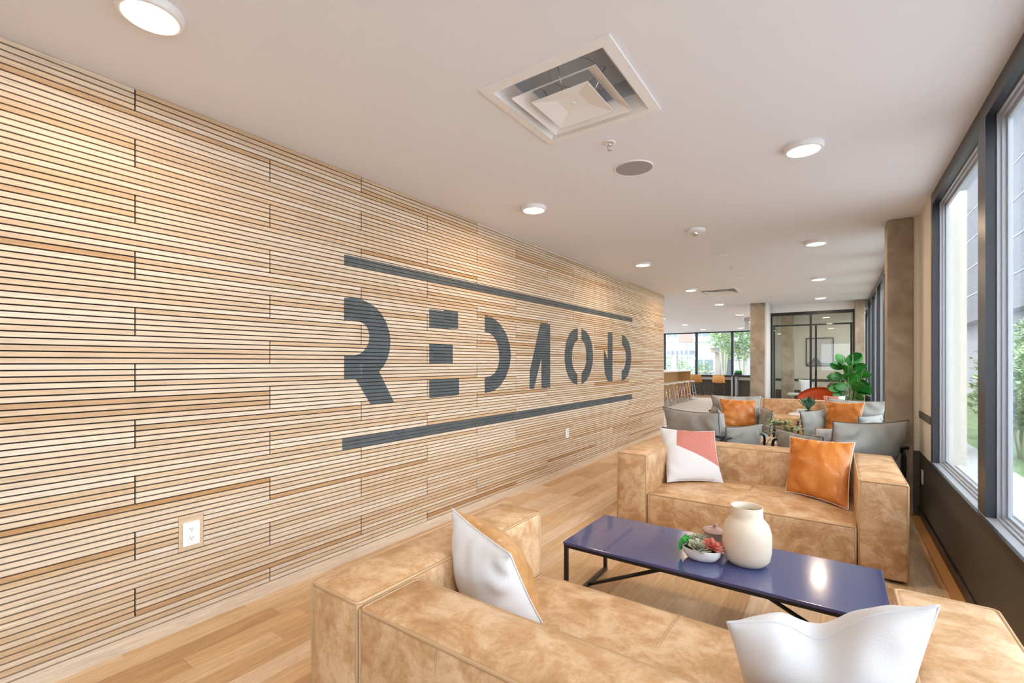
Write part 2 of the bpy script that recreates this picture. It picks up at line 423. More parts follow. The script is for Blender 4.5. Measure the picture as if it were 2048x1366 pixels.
for (nm, polys), lb in zip(SHAPES, LAB):
    P2 = []
    for pl in polys:
        q = [at(u, v, x=XL) for u, v in crop(pl)]
        if nm == 'painted_bar':
            zt = (q[0].z+q[1].z)/2; zb = (q[2].z+q[3].z)/2
            q = [Vector((0, q[0].y, zt)), Vector((0, q[1].y, zt)), Vector((0, q[2].y, zb)), Vector((0, q[3].y, zb))]
        P2.append([(p.y, p.z) for p in q])
    bm = BM()
    for zb, zt, r_ in rows:
        ns = 3
        for k in range(ns):
            a = zb+(zt-zb)*k/ns; b = zb+(zt-zb)*(k+1)/ns
            A = xsect(P2, a+1e-5); B = xsect(P2, b-1e-5)
            if len(A) != len(B) or not A:
                Mid = xsect(P2, (a+b)/2); A = B = Mid
            for (a0, a1), (b0, b1) in zip(A, B):
                cuts = [s for s in seams(r_) if min(a0, b0)+.01 < s < max(a1, b1)-.01]
                edges = [(a0, b0)]+[e for s in cuts for e in ((s-.0035, s-.0035), (s+.0035, s+.0035))]+[(a1, b1)]
                for i in range(0, len(edges), 2):
                    (l0, l1), (r0, r1) = edges[i], edges[i+1]
                    if r0-l0 < .0005 and r1-l1 < .0005: continue
                    vs = [bm.verts.new((.0009, y-4.5, z)) for y, z in ((l0, a), (r0, a), (r1, b), (l1, b))]
                    bm.faces.new(vs)
    bmesh.ops.remove_doubles(bm, verts=bm.verts, dist=1e-5)
    ext = bmesh.ops.solidify(bm, geom=list(bm.faces), thickness=-.0007)
    o = obj(nm, bm, M['paint'], sign); o['label'] = lb+' in dark grey paint'

def outlet(name, label, frame, parentless=True):
    t = thing(name, label, 'outlet')
    return t
# outlets; built lying in the wall plane facing +x, origin at the plate centre
def make_outlet(loc, rz, wd, ht, label, block=None):
    t = thing('wall_outlet', label, 'outlet', loc, rz)
    if block:
        obj('mounting_block', bx(-TH, .0012, -block[0], block[1], -block[2], block[3]), M['slat'], t)
    obj('cover_plate', bevel(bx(.0012, .008, -wd/2, wd/2, -ht/2, ht/2), .002), M['white'], t)
    for s in (-1, 1):
        bm = BM(); pl = []
        for k in range(24):
            a = 2*PI*k/24; yy = .0175*math.cos(a); zz = max(-.0135, min(.0135, .0175*math.sin(a))); pl.append((yy, zz+s*ht*.19))
        prism(bm, pl, .0081, .0105); rc = obj('receptacle', bm, M['white'], t)
        bm = BM()
        for q in (-.006, .006): box(bm, .0105, .0108, q-.0012, q+.0012, s*ht*.19, s*ht*.19+.008)
        lathe(bm, [(0, 0), (.0026, 0)], 12)
        for v_ in bm.verts[-13:] if False else []: pass
        box(bm, .0105, .0108, -.002, .002, s*ht*.19-.008, s*ht*.19-.004)
        obj('slot', bm, M['darkslot'], rc)
    return t
brs = [q for q in rows if q[1] > BLK[2] and q[0] < BLK[3]]
make_outlet((XL, 1.0225, .4835), 0, .078, .122, 'white double socket set in a wood block low on the slatted wall near camera', (.055, .0565, .4835-brs[-1][0], brs[0][1]-.4835))
make_outlet((XL, 5.13, .495), 0, .078, .122, 'small white socket on slatted wall, below the far end of the lower painted bar')
make_outlet((XR-.0, 5.31, .385), PI, .078, .122, 'white socket on the dark lower wall behind the sofa end by the windows')

# right wall: charcoal lower wall, sill, windows, cream pier
SZ = .60; GX = .69
wr = struct('wall_right', bx(XR, XR+.14, YB, 21, 0, SZ-.02), M['char'])
bm = bx(XR, XR+.2, 4.87, 5.75, SZ-.02, H); box(bm, .5725, XR, 5.5, 5.75, .58, H); obj('cream_pier', bm, M['cream'], wr)
obj('pier_base', bx(.5725, XR-.001, 5.49, 5.75, 0, .58), M['char'], wr)
bm = bx(XR-.008, XR, 4.88, 5.48, .882, .942); obj('chair_rail', bm, M['char'], wr)
struct('baseboard_right', bevel(bx(XR-.014, XR, YB, 12.1, 0, .085), .003), M['blackmetal'])
struct('trim_1', bx(.545, XR-.014, YB, 5.4, .0, .02), M['edge'], 'narrow oak strip on floor along the dark wall')
def window_unit(n, y0, y1, xw, z0, z1, tw=.08, label=None, tw0=None, split=None):
    t = bpy.data.objects.new('window_%d' % n, None); C.objects.link(t); t['kind'] = 'structure'
    if label: t['label'] = label
    tw0 = tw if tw0 is None else tw0
    bm = BM()
    box(bm, xw-.004, xw+.035, y0, y0+tw0, z0, z1); box(bm, xw-.004, xw+.035, y1-tw, y1, z0, z1)
    box(bm, xw-.004, xw+.035, y0+tw0, y1-tw, z1-.085, z1)
    obj('steel_frame', bm, M['steel'], t)
    a, b = y0+tw0, y1-tw; c, d = z0, z1-.085
    bm = BM(); st = [(.035, .050, 0, .012), (.050, .066, 0, .026), (.066, .082, 0, .045)]
    for x0, x1, _, ww in st:
        box(bm, xw+x0, xw+x1, a, a+ww, c, d); box(bm, xw+x0, xw+x1, b-ww, b, c, d)
        box(bm, xw+x0, xw+x1, a+ww, b-ww, d-ww, d); box(bm, xw+x0, xw+x1, a+ww, b-ww, c, c+ww*.6)
    obj('glazing_frame', bm, M['alu'], t)
    obj('glass_pane', bx(xw+.072, xw+.076, a+.045, b-.045, c+.027, d-.045), M['glass'], t)
    obj('window_sill', bevel(bx(xw-.006, xw+.034, y0, y1, z0-.02, z0-.0005), .002), M['alu'], t)
    obj('sill_lip', bx(xw-.02, xw-.006, y0, y1, z0-.045, z0-.002), M['blackmetal'], t)
    return t
window_unit(1, .2, 3.40, XR, SZ, H-.001, .15, 'large near window by the sofas', .08)
window_unit(2, 3.40, 4.87, XR, SZ, H-.001, .08, 'second window beside the cream pier', .0)
window_unit(3, YB, .2, XR, SZ, H-.001, .08, 'window behind the camera')
# second bay beyond the concrete column
struct('wall_right_far', bx(XR2, XR, 5.75, 12.2, 0, .44), M['char'])
yy = [5.75, 7.2, 8.2, 8.7, 9.9, 10.45, 11.1, 12.2]
yy = [5.75, 7.05, 8.35, 9.65, 10.95, 12.2]
for i, (a, b) in enumerate(zip(yy, yy[1:])): window_unit(4+i, a, b, XR2, .46, H-.001, .10, 'tall dark framed window of the far bay, number %d from the concrete column' % (i+1))

# columns
def column(x0, x1, y0, y1, label, side=None):
    t = thing('concrete_column', label, 'column', ((x0+x1)/2, (y0+y1)/2, 0)); cx, cy = (x0+x1)/2, (y0+y1)/2
    obj('column_shaft', bevel(bx(x0-cx, x1-cx, y0-cy, y1-cy, 0, H), .012), M['concrete'], t)
    if side: obj('drywall_return', bx(side[0]-cx, side[1]-cx, side[2]-cy, side[3]-cy, 0, H), M['white_wall'], t)
    return t
column(.385, .572, 5.48, 5.74, 'rough brown concrete column beside the cream pier and windows')
column(-1.561, -1.27, 11.44, 12.1, 'grey concrete column left of the glass partition', (-1.27, -1.235, 11.47, 12.1))
column(.322, .49, 12.0, 12.19, 'narrow concrete column right of the glass partition')
# glass partition and the meeting room behind
YG = 12.2; GL, GR = -1.24, .335
struct('wall_partition', bx(-1.5, XR, YG-.01, YG+.12, 2.51, H), M['white_wall'], 'white soffit over the glass partition')
gp = thing('glass_partition', 'black framed glass partition of the meeting room between two concrete columns', 'partition', (-.46, YG, 0))
bm = BM()
box(bm, GL+.46, GR+.46, 0, .06, 2.44, 2.51); box(bm, -.02, .022, 0, .06, 0, 2.44); box(bm, GL+.46, GL+.50, 0, .06, 0, 2.44); box(bm, GR+.42, GR+.46, 0, .06, 0, 2.44)
box(bm, GL+.50, GR+.42, 0, .06, 0, .05)
obj('outer_frame', bm, M['blackmetal'], gp)
bm = BM()
box(bm, GL+.50, GR+.42, .07, .10, 2.20, 2.235); box(bm, .075, .115, .07, .11, 0, 2.2); box(bm, GL+.505, GL+.545, .07, .11, 0, 2.2); box(bm, GR+.375, GR+.415, .07, .11, 0, 2.2)
obj('door_frame', bm, M['steel'], gp)
obj('glass_pane', bx(GL+.505, -.02, .028, .032, .05, 2.44), M['glass2'], gp)
obj('glass_pane', bx(.022, GR+.415, .028, .032, .05, 2.44), M['glass2'], gp)
YM = 15.0
struct('wall_meeting_back', bx(-1.5, XR, YM, YM+.1, 0, H), M['cream'], 'cream back wall of the meeting room')
struct('wall_meeting_left', bx(-1.5, -1.4, 12.1, YM, 0, H), M['cream'], 'left wall of the meeting room')
struct('trim_2', bx(-1.4, XR-.02, YM-.012, YM, .86, .93), M['char'], 'dark chair rail on meeting room wall')
struct('trim_3', bx(-1.4, XR-.02, YM-.010, YM, 0, .62), M['char'], 'dark lower wall of meeting room')
struct('wall_meeting_right', bx(XR, XR+.1, 12.2, YM, .58, .9), M['white_wall'], 'low wall under the meeting room window')
window_unit(9, 12.35, 14.9, XR, .9, H-.001, .08, 'window of the meeting room')
column(-1.20, -.92, 14.3, 14.6, 'grey concrete column inside the meeting room behind glass')
column(.32, .50, 14.3, 14.6, 'brown concrete column inside the meeting room at the right, behind glass')
t = thing('picture_frame', 'black framed pale print of grey hills on the meeting room wall', 'picture', (-.36, YM, 1.66))
bm = BM(); W_, H_ = .31, .38
for a in ((-W_, W_, -.03, -.001, H_-.02, H_), (-W_, W_, -.03, -.001, -H_, -H_+.02), (-W_, -W_+.02, -.03, -.001, -H_+.02, H_-.02), (W_-.02, W_, -.03, -.001, -H_+.02, H_-.02)): box(bm, *a)
obj('frame', bm, M['blackmetal'], t)
obj('print', bx(-W_+.02, W_-.02, -.016, -.012, -H_+.02, H_-.02), M['paper'], t)
obj('printed_hill', prism(BM(), [(-.29, -.36), (.29, -.36), (.29, -.31), (.15, -.29), (.05, -.30), (-.06, -.16), (-.12, -.14), (-.2, -.25), (-.29, -.28)], -.0185, -.0165, 'y'), M['hill'], t)
# meeting room bench
t = thing('bench_table', 'white slab table on V shaped legs inside the meeting room', 'table', (-.3, 13.7, 0))
obj('tabletop', bevel(bx(-.7, .7, -.28, .28, .56, .60), .006), M['white'], t)
for s in (-1, 1):
    bm = BM(); tube(bm, [(s*.62, 0, .56), (s*.5, 0, .0)], .02, 6); tube(bm, [(s*.34, 0, .56), (s*.5, 0, .0)], .02, 6); obj('leg', bm, M['white'], t)

# end walls and far window wall
struct('wall_back', bx(-8, XR, YB-.1, YB, 0, 1.0), M['char'], 'low wall behind the camera')
bm = BM(); box(bm, -8, XR, YB-.1, YB, 2.3, H); box(bm, -8, -.6, YB-.1, YB, 1.0, 2.3); obj('upper_wall', bm, M['white_wall'], bpy.data.objects['wall_back'])
window = bpy.data.objects.new('window_10', None); C.objects.link(window); window['kind'] = 'structure'; window['label'] = 'added unseen window behind the camera, letting in front light'  # unseen opening put in for front light, narrowed to dim the near sofa
obj('glass_pane', bx(-.6, XR, YB-.05, YB-.046, 1.0, 2.3), M['glass'], window)
struct('wall_far_left', bx(-8.1, -8, YE, 21, 0, .8), M['white_wall'])
struct('wall_corner', bx(-8.1, XL-.15, YE-.1, YE, 0, H), M['white_wall'])
t = bpy.data.objects.new('window_12', None); C.objects.link(t); t['kind'] = 'structure'; t['label'] = 'added unseen window band on the left, brightening the far room'  # glazing added out of view so the far room gets more daylight
bm = BM()
for ym in (9.2, 11.5, 13.8, 16.1, 18.4, 20.9): box(bm, -8.1, -8, ym-.05, ym+.05, .8, H)
obj('mullions', bm, M['steel'], t); obj('glass_pane', bx(-8.06, -8.056, 9.25, 20.85, .8, H), M['glass'], t)
YF = 21.0
struct('wall_far', bx(-8, -1.4, YF, YF+.12, 0, .80), M['char'])
t = bpy.data.objects.new('window_11', None); C.objects.link(t); t['kind'] = 'structure'; t['label'] = 'far window wall looking onto the courtyard'
bm = BM()
for xm in (-7.9, -6.32, -4.95, -3.53, -2.2, -1.5): box(bm, xm-.045, xm+.045, YF, YF+.12, .80, H)
box(bm, -8, -1.4, YF, YF+.12, H-.05, H); box(bm, -8, -1.4, YF, YF+.1, .80, .86)
obj('mullions', bm, M['steel'], t)
obj('glass_pane', bx(-7.9, -1.5, YF+.05, YF+.054, .86, H-.05), M['glass'], t)

# ---------------------------------------------------------------- ceiling fittings
def ceiling_light(x, y, label):
    t = thing('ceiling_light', label, 'light', (x, y, H), 0, 'round disc lights on the ceiling')
    obj('light_ring', lathe(BM(), [(.105, 0), (.105, -.02), (.100, -.030), (.088, -.032), (.086, -.026), (.086, 0)], 40), M['white'], t)
    obj('diffuser', lathe(BM(), [(0, -.028), (.087, -.028)], 40), M['glow'], t)
    l = bpy.data.lights.new('disc_light', 'AREA'); l.shape = 'DISK'; l.size = .17; l.energy = LAMP_W; l.color = (1, .74, .50)
    lo = bpy.data.objects.new('bulb', l); C.objects.link(lo); lo.parent = t; lo.location = (0, 0, -.034)
    return t
ordn = ['nearest', 'second', 'third', 'fourth', 'fifth', 'sixth', 'seventh']
for i, y in enumerate((.645, 3.315, 6.005, 8.6, 11.05, 13.73)):
    ceiling_light(-2.09 if i < 3 else -2.12, y, 'round white disc light on ceiling, %s of the row along the slatted wall' % ordn[i])
for i, y in enumerate((3.315, 6.0, 8.6, 11.12)):
    ceiling_light((-.16, -.178, -.222, -.254)[i], y, 'round white disc light on ceiling, %s of the row along the windows' % ordn[i])
for i, (x, y) in enumerate(((-4.18, 16.2), (-4.2, 18.9), (-4.15, 13.6), (-2.2, 16.3), (-2.9, 19.0))):
    ceiling_light(x, y, ['round disc light above the bar stools, beyond the slatted wall', 'round disc light by the far windows near the bar end', 'round disc light just peeping past the slatted wall end', 'round disc light over the striped rug far away', 'farthest round disc light, close to the courtyard windows'][i])
ceiling_light(-.35, 13.6, 'round disc light inside the meeting room behind glass')

def square_ring(bm, s0, z0, s1, z1, mi=0):
    A = [bm.verts.new((a*s0, b*s0, z0)) for a, b in ((-1, -1), (1, -1), (1, 1), (-1, 1))]
    B = [bm.verts.new((a*s1, b*s1, z1)) for a, b in ((-1, -1), (1, -1), (1, 1), (-1, 1))]
    for i in range(4): bm.faces.new((A[i], A[(i+1) % 4], B[(i+1) % 4], B[i])).material_index = mi
t = thing('air_diffuser', 'large square white ceiling air diffuser with nested panels, near camera', 'vent', (-1.0725, 2.0675, H))
bm = BM(); s = .333
square_ring(bm, s, 0, s, -.010); square_ring(bm, s, -.010, .285, -.012); square_ring(bm, .285, -.012, .235, .06); obj('outer_flange', bm, M['white'], t)
bm = BM(); square_ring(bm, .205, .13, .001, .131); obj('duct_box', bm, M['duct'], t)
bm = BM(); square_ring(bm, .236, .06, .205, .13); obj('duct_collar', bm, M['duct'], t)
bm = BM(); lathe(bm, [(.12, .129), (.12, .245), (0, .247)], 24); obj('duct_throat', bm, M['darkslot'], t)
bm = BM(); square_ring(bm, .222, -.028, .155, .012); square_ring(bm, .155, .012, .150, .02); square_ring(bm, .222, -.026, .222, -.028); square_ring(bm, .221, -.024, .150, .02)
obj('middle_panel', bm, M['white'], t)
bm = BM()
prof = [(.150, -.040), (.06, -.018), (0, -.018)]
square_ring(bm, .150, -.040, .06, -.018); square_ring(bm, .06, -.018, .001, -.018); square_ring(bm, .150, -.040, .150, -.036); square_ring(bm, .150, -.036, .06, -.012); square_ring(bm, .06, -.012, .001, -.012)
lathe(bm, [(0, -.021), (.012, -.021), (.014, -.018)], 16)
obj('centre_panel', bm, M['white'], t)
for a in (0, PI/2, PI, 3*PI/2): obj('support_rod', tube(BM(), [(.1*math.cos(a), .1*math.sin(a), -.02), (.17*math.cos(a), .17*math.sin(a), .1)], .003, 5), M['chrome'], t)
t = thing('air_diffuser', 'square white ceiling diffuser with concentric louvres, far away past the slatted wall corner', 'vent', (-1.74, 9.10, H))
bm = BM(); square_ring(bm, .325, 0, .325, -.008); square_ring(bm, .325, -.008, .285, -.022); square_ring(bm, .285, -.022, .275, .2); obj('outer_flange', bm, M['white'], t)
for k, s in enumerate((.235, .17, .105)):
    bm = BM(); square_ring(bm, s, -.035, s-.04, .0); square_ring(bm, s+.004, -.034, s-.036, .001); square_ring(bm, s, -.035, s+.004, -.034); obj('louvre', bm, M['white'], t)
bm = BM(); square_ring(bm, .275, .2, .001, .2); obj('duct_box', bm, M['darkslot'], t)

def sprinkler(x, y, label):
    t = thing('fire_sprinkler', label, 'sprinkler', (x, y, H))
    obj('escutcheon', lathe(BM(), [(.036, 0), (.036, -.004), (.022, -.007), (.018, -.002), (0, -.002)], 24), M['white'], t)
    bm = BM(); lathe(bm, [(.008, -.002), (.008, -.02), (0, -.02)], 10); tube(bm, [(-.012, 0, -.018), (-.012, 0, -.035), (0, 0, -.045)], .0025, 5); tube(bm, [(.012, 0, -.018), (.012, 0, -.035), (0, 0, -.045)], .0025, 5)
    lathe(bm, [(0, -.048), (.014, -.047), (.014, -.045), (0, -.044)], 12)
    obj('sprinkler_head', bm, M['chrome'], t)
sprinkler(-1.106, 2.60, 'chrome fire sprinkler on ceiling next to the large air diffuser')
sprinkler(-1.16, 6.82, 'small fire sprinkler on ceiling beyond the smoke detector')
sprinkler(-1.05, 10.3, 'tiny fire sprinkler on ceiling before the left concrete column')
sprinkler(-2.0, 14.4, 'tiny fire sprinkler on ceiling over the striped rug')
def speaker(x, y, label, m):
    t = thing('ceiling_speaker', label, 'speaker', (x, y, H))
    obj('speaker_rim', lathe(BM(), [(.128, 0), (.128, -.006), (.122, -.008), (.120, -.005)], 40), M['white'], t)
    obj('speaker_grille', lathe(BM(), [(.121, -.005), (.06, -.007), (0, -.008)], 40), m, t)
speaker(-1.116, 3.03, 'round grey ceiling speaker behind the large air diffuser', M['speaker'])
speaker(-1.167, 7.84, 'round pale ceiling speaker near the far air diffuser', M['white'])
t = thing('smoke_detector', 'white round fire alarm strobe on ceiling with small dark lettering', 'alarm', (-1.143, 4.795, H))
obj('alarm_base', lathe(BM(), [(.098, 0), (.098, -.012), (.085, -.028), (.04, -.032), (.035, -.032)], 32), M['white'], t)
obj('strobe_lens', lathe(BM(), [(.036, -.030), (.036, -.045), (.022, -.058), (0, -.062)], 20), M['chrome'], t)
fc = bpy.data.curves.new('alarm_text', 'FONT'); fc.body = 'FIRE'; fc.size = .03; fc.extrude = .0008; fc.align_x = 'CENTER'
fo = bpy.data.objects.new('text_source', fc); C.objects.link(fo)
bpy.context.view_layer.update(); tme = bpy.data.meshes.new_from_object(fo.evaluated_get(bpy.context.evaluated_depsgraph_get())); bpy.data.objects.remove(fo)
fo = bpy.data.objects.new('printed_word', tme); C.objects.link(fo); fo.parent = t; fo.location = (-.045, -.066, -.0225)
fo.rotation_euler = (PI*.84, 0, -.55); tme.materials.clear(); tme.materials.append(M['darkslot'])
tag(obj('ceiling_plate', bevel(bx(-1.21, -1.07, 6.03, 6.09, H-.012, H), .003), M['white']), 'small rectangular white plate on ceiling between alarm and sprinkler', 'ceiling plate')
t = thing('wall_speaker', 'small grey box hung from ceiling left of the concrete column', 'speaker', (-2.12, 15.0, 2.45))
obj('housing', bevel(bx(-.05, .05, -.06, .06, -.1, .12), .006), M['alu'], t); obj('bracket', bx(-.07, .07, -.03, .03, .12, .232), M['alu'], t)

# ---------------------------------------------------------------- sofas
def piping(bm, x0, x1, y0, y1, z0, z1, r=.006, i=.004, vert=True, bottom=False):
    a, b, c, d, e, f = x0+i, x1-i, y0+i, y1-i, z0, z1-i
    tube(bm, roundpath([(a, c, f), (b, c, f), (b, d, f), (a, d, f)], .02, 3, True), r, 6, True)
    if vert:
        for p, q in ((a, c), (b, c), (b, d), (a, d)): tube(bm, [(p, q, e), (p, q, f)], r, 6)
    return bm
def make_sofa(label, loc, rz, Wd=1.876, D=1.095, mirrored=False):
    t = thing('leather_sofa', label, 'sofa', loc, rz, 'low tan leather sofas'); AW = .25; BT = .25; HT = .62; g = .008
    def part(nm, *a, **k):
        o = obj(nm, puffbox(BM(), *a, **k), M['leather'], t); obj('piping', piping(BM(), *a), M['welt'], o); return o
    part('armrest', 0, AW, 0, D, .02, HT, r=.018, puff=(.012, .014, .014))
    part('armrest', Wd-AW, Wd, 0, D, .02, HT, r=.018, puff=(.012, .014, .014))
    b = part('backrest', AW+g, Wd-AW-g, .0, BT, .02, HT-.01, r=.018, puff=(.0, .016, .016))
    for fx in (.25, .5, .75):
        xx = AW+(Wd-2*AW)*fx; bm = BM()
        for dx in (-.003, .003): tube(bm, [(xx+dx, -.006-.008, .05), (xx+dx, -.014, HT*.5), (xx+dx, -.004, HT-.02)], .0022, 5)
        obj('seam', bm, M['welt'], b)
    xx = Wd/2; bm = BM()
    for dx in (-.004, .004): tube(bm, [(xx+dx, BT+.010, .3), (xx+dx, BT+.014, HT*.7), (xx+dx, BT, HT-.02)], .0022, 5)
    obj('seam', bm, M['welt'], b)
    s = part('seat', AW+g, Wd-AW-g, BT-.02, D-.006, .02, .312, r=.02, puff=(0, .012, .026), wr=.0022)
    bm = BM()
    for dx in (-.004, .004):
        tube(bm, [(Wd/2+dx, D+.0045, .03), (Wd/2+dx, D+.0055, .2), (Wd/2+dx, D-.006, .306)]+[(Wd/2+dx, BT+(D-BT)*(1-q), .312+.026*max(0, 1-(2*q-1)**2)**.6+.0005) for q in [k/10 for k in range(0, 11)]], .0022, 5)
    obj('seam', bm, M['welt'], s)
    for px_ in (.06, Wd-.06):
        for py in (.06, D-.06): obj('foot', bx(px_-.03, px_+.03, py-.03, py+.03, 0, .025), M['blackmetal'], t)
    return t
make_sofa('tan leather sofa seen from behind, closest to camera, with two cushions in it', (-1.47, .906, 0), 0)
make_sofa('tan leather sofa facing camera across the blue table, with coral and cognac cushions', (.366, 4.80, 0), PI)
make_sofa('tan leather sofa farthest away, in front of the glass partition', (.36, 11.25, 0), PI)

# ---------------------------------------------------------------- cushions
def pillow(label, BL, BR, TR, TL, thick, mf, mb=None, chop=0, name='throw_pillow', cat='cushion', parent=None, group=None, pipe=None, N=22, pinch=.07, wr=.004, loc=None, seed=0, flip=1, pr=.0035):
    BL, BR, TR, TL = [Vector(q) for q in (BL, BR, TR, TL)]
    c = (BL+BR+TR+TL)/4
    if parent is None and loc is None: loc = Vector((c.x, c.y, c.z)); BL, BR, TR, TL = [q-loc for q in (BL, BR, TR, TL)]
    c = (BL+BR+TR+TL)/4
    nrm = ((BR-BL)+(TR-TL)).cross((TL-BL)+(TR-BR)).normalized()*flip
    up = ((TL-BL)+(TR-BR))/2
    rnd = random.Random(seed); ph = [rnd.random()*6.28 for _ in range(8)]
    def base(u, v):
        uu = u*(1-pinch*(1-v*v)*abs(u)); vv = v*(1-pinch*(1-u*u)*abs(v))
        a, b = (uu+1)/2, (vv+1)/2
        p = BL*(1-a)*(1-b)+BR*a*(1-b)+TR*a*b+TL*(1-a)*b
        if chop: p = p-up*chop*math.exp(-(u/.3)**2)*max(0, (v+.6)/1.6)**2
        return p
    def H_(u, v):
        h = ((1-u*u)*(1-v*v))
        h = max(h, 0)**.48
        cr = (abs(u*v))**3
        return thick*.5*h*(1-.25*cr)+wr*min(1, h*2)*(math.sin(9*u+4*v+ph[0])*.5+math.sin(14*v*u+ph[1]+5*u)*.7+math.sin(5*v-11*u*v+ph[2]))*(.3+.7*(u*u+v*v)/1.4)
    bm = BM(); uvl = bm.loops.layers.uv.new('UVMap'); V = {}
    gs = [math.sin((i/N-.5)*PI) for i in range(N+1)]
    gs = [.55*g+.45*(2*i/N-1) for i, g in enumerate(gs)]
    for s in (1, -1):
        for i, u in enumerate(gs):
            for j, v in enumerate(gs):
                edge = i in (0, N) or j in (0, N)
                if edge and s == -1: V[s, i, j] = V[1, i, j]; continue
                V[s, i, j] = bm.verts.new(base(u, v)+(nrm*H_(u, v)*s if not edge else Vector()))
    for s in (1, -1):
        for i in range(N):
            for j in range(N):
                ids = [(i, j), (i+1, j), (i+1, j+1), (i, j+1)]
                if s*flip < 0: ids = ids[::-1]
                f = bm.faces.new([V[(s,)+q] for q in ids]); f.smooth = True; f.material_index = 0 if s > 0 else 1
                for lp, q in zip(f.loops, ids): lp[uvl].uv = ((gs[q[0]]+1)/2, (gs[q[1]]+1)/2)
    o = obj(name, bm, [mf, mb or mf], parent)
    if parent is None: o.location = loc; tag(o, label, cat, group)
    if pipe:
        loop = [base(u, -1) for u in gs]+[base(1, v) for v in gs[1:]]+[base(u, 1) for u in gs[::-1][1:]]+[base(-1, v) for v in gs[::-1][1:-1]]
        obj('piping', tube(BM(), loop, pr, 6, True), pipe, o)
    return o
# far sofa
pillow('white cushion with a coral colour block, left end of the sofa facing camera', (-1.20, 4.07, .335), (-.80, 4.33, .335), (-.905, 4.50, .75), (-1.365, 4.40, .755), .15, M['coral'], M['linen'], pipe=M['linen'], seed=1, N=28)
pillow('shiny cognac leather cushion at the right end of the sofa facing camera', (-.335, 4.33, .335), (.072, 4.07, .325), (.12, 4.45, .755), (-.315, 4.5, .755), .17, M['cognac'], M['linen'], pipe=M['linen'], seed=2, N=30, wr=.009)
# near sofa
pillow('cushion with white back and caramel leather front in the left corner of the nearest sofa', (-.955, 1.58, .335), (-1.20, 1.46, .335), (-1.31, 1.44, .765), (-.915, 1.30, .714), .27, M['tanhide'], M['linen'], pipe=M['linen'], seed=3, N=30, wr=.006, pinch=.06)
pillow('big white cushion with a dented top leaning in the right corner of the nearest sofa', (.11, 1.50, .335), (-.215, 1.56, .335), (-.235, 1.33, .685), (.182, 1.35, .845), .22, M['linen'], M['linen'], chop=.16, pipe=M['linen'], seed=4, N=36, wr=.003, pinch=.03)

# ---------------------------------------------------------------- coffee table and what stands on it
t = thing('coffee_table', 'long low coffee table with glossy dark blue top and black metal frame', 'table', (-.54, 2.60, 0))
TL_, TW = .725, .285
obj('tabletop', bevel(bx(-TL_, TL_, -TW, TW, .345, .36), .002), M['navy'], t)
b = .010
for sx in (-1, 1):
    for sy in (-1, 1):
        x, y = sx*(TL_-.014), sy*(TW-.014)
        obj('leg', bx(x-b, x+b, y-b, y+b, 0, .328), M['blackmetal'], t)
bm = BM()
for sy in (-1, 1): box(bm, -TL_+.004, TL_-.004, sy*(TW-.014)-b, sy*(TW-.014)+b, .328, .3445)
for sx in (-1, 1): box(bm, sx*(TL_-.014)-b, sx*(TL_-.014)+b, -TW+.024, TW-.024, .328, .3445); box(bm, sx*(TL_-.014)-b, sx*(TL_-.014)+b, -TW+.024, TW-.024, 0, .02)
obj('rail', bm, M['blackmetal'], t)
for sx in (-1, 1):
    bm = BM(); tube(bm, [(sx*(TL_-.02), 0, .012), (0, 0, .335)], .011, 4); obj('brace', bm, M['blackmetal'], t)
vz = .36
bm = lathe(BM(), [(0, 0), (.06, 0), (.085, .006), (.104, .03), (.112, .07), (.113, .13), (.111, .165), (.100, .20), (.082, .222), (.075, .232), (.073, .25), (.074, .286), (.0735, .288), (.070, .286), (.069, .25), (.075, .22), (.10, .18), (.10, .05), (.05, .015), (0, .012)], 48, .0, .0)
for v_ in bm.verts: pass
o = obj('ceramic_vase', bm, M['ceramic']); o.location = (-.370, 2.60, vz); tag(o, 'large matte cream ceramic vase with wide neck standing on the blue table', 'vase')
# lidded jar
t = thing('lidded_jar', 'small brown glazed jar with flat lid behind the succulent bowl', 'jar', (-.545, 2.73, vz))
obj('jar_body', lathe(BM(), [(0, 0), (.045, 0), (.055, .01), (.056, .075), (.052, .082), (0, .082)], 32), M['taupe'], t)
ld = obj('lid', lathe(BM(), [(0, .082), (.066, .083), (.068, .088), (.060, .094), (.03, .100), (.012, .104), (.009, .112), (.011, .122), (.006, .128), (0, .129)], 32), M['taupe'], t)
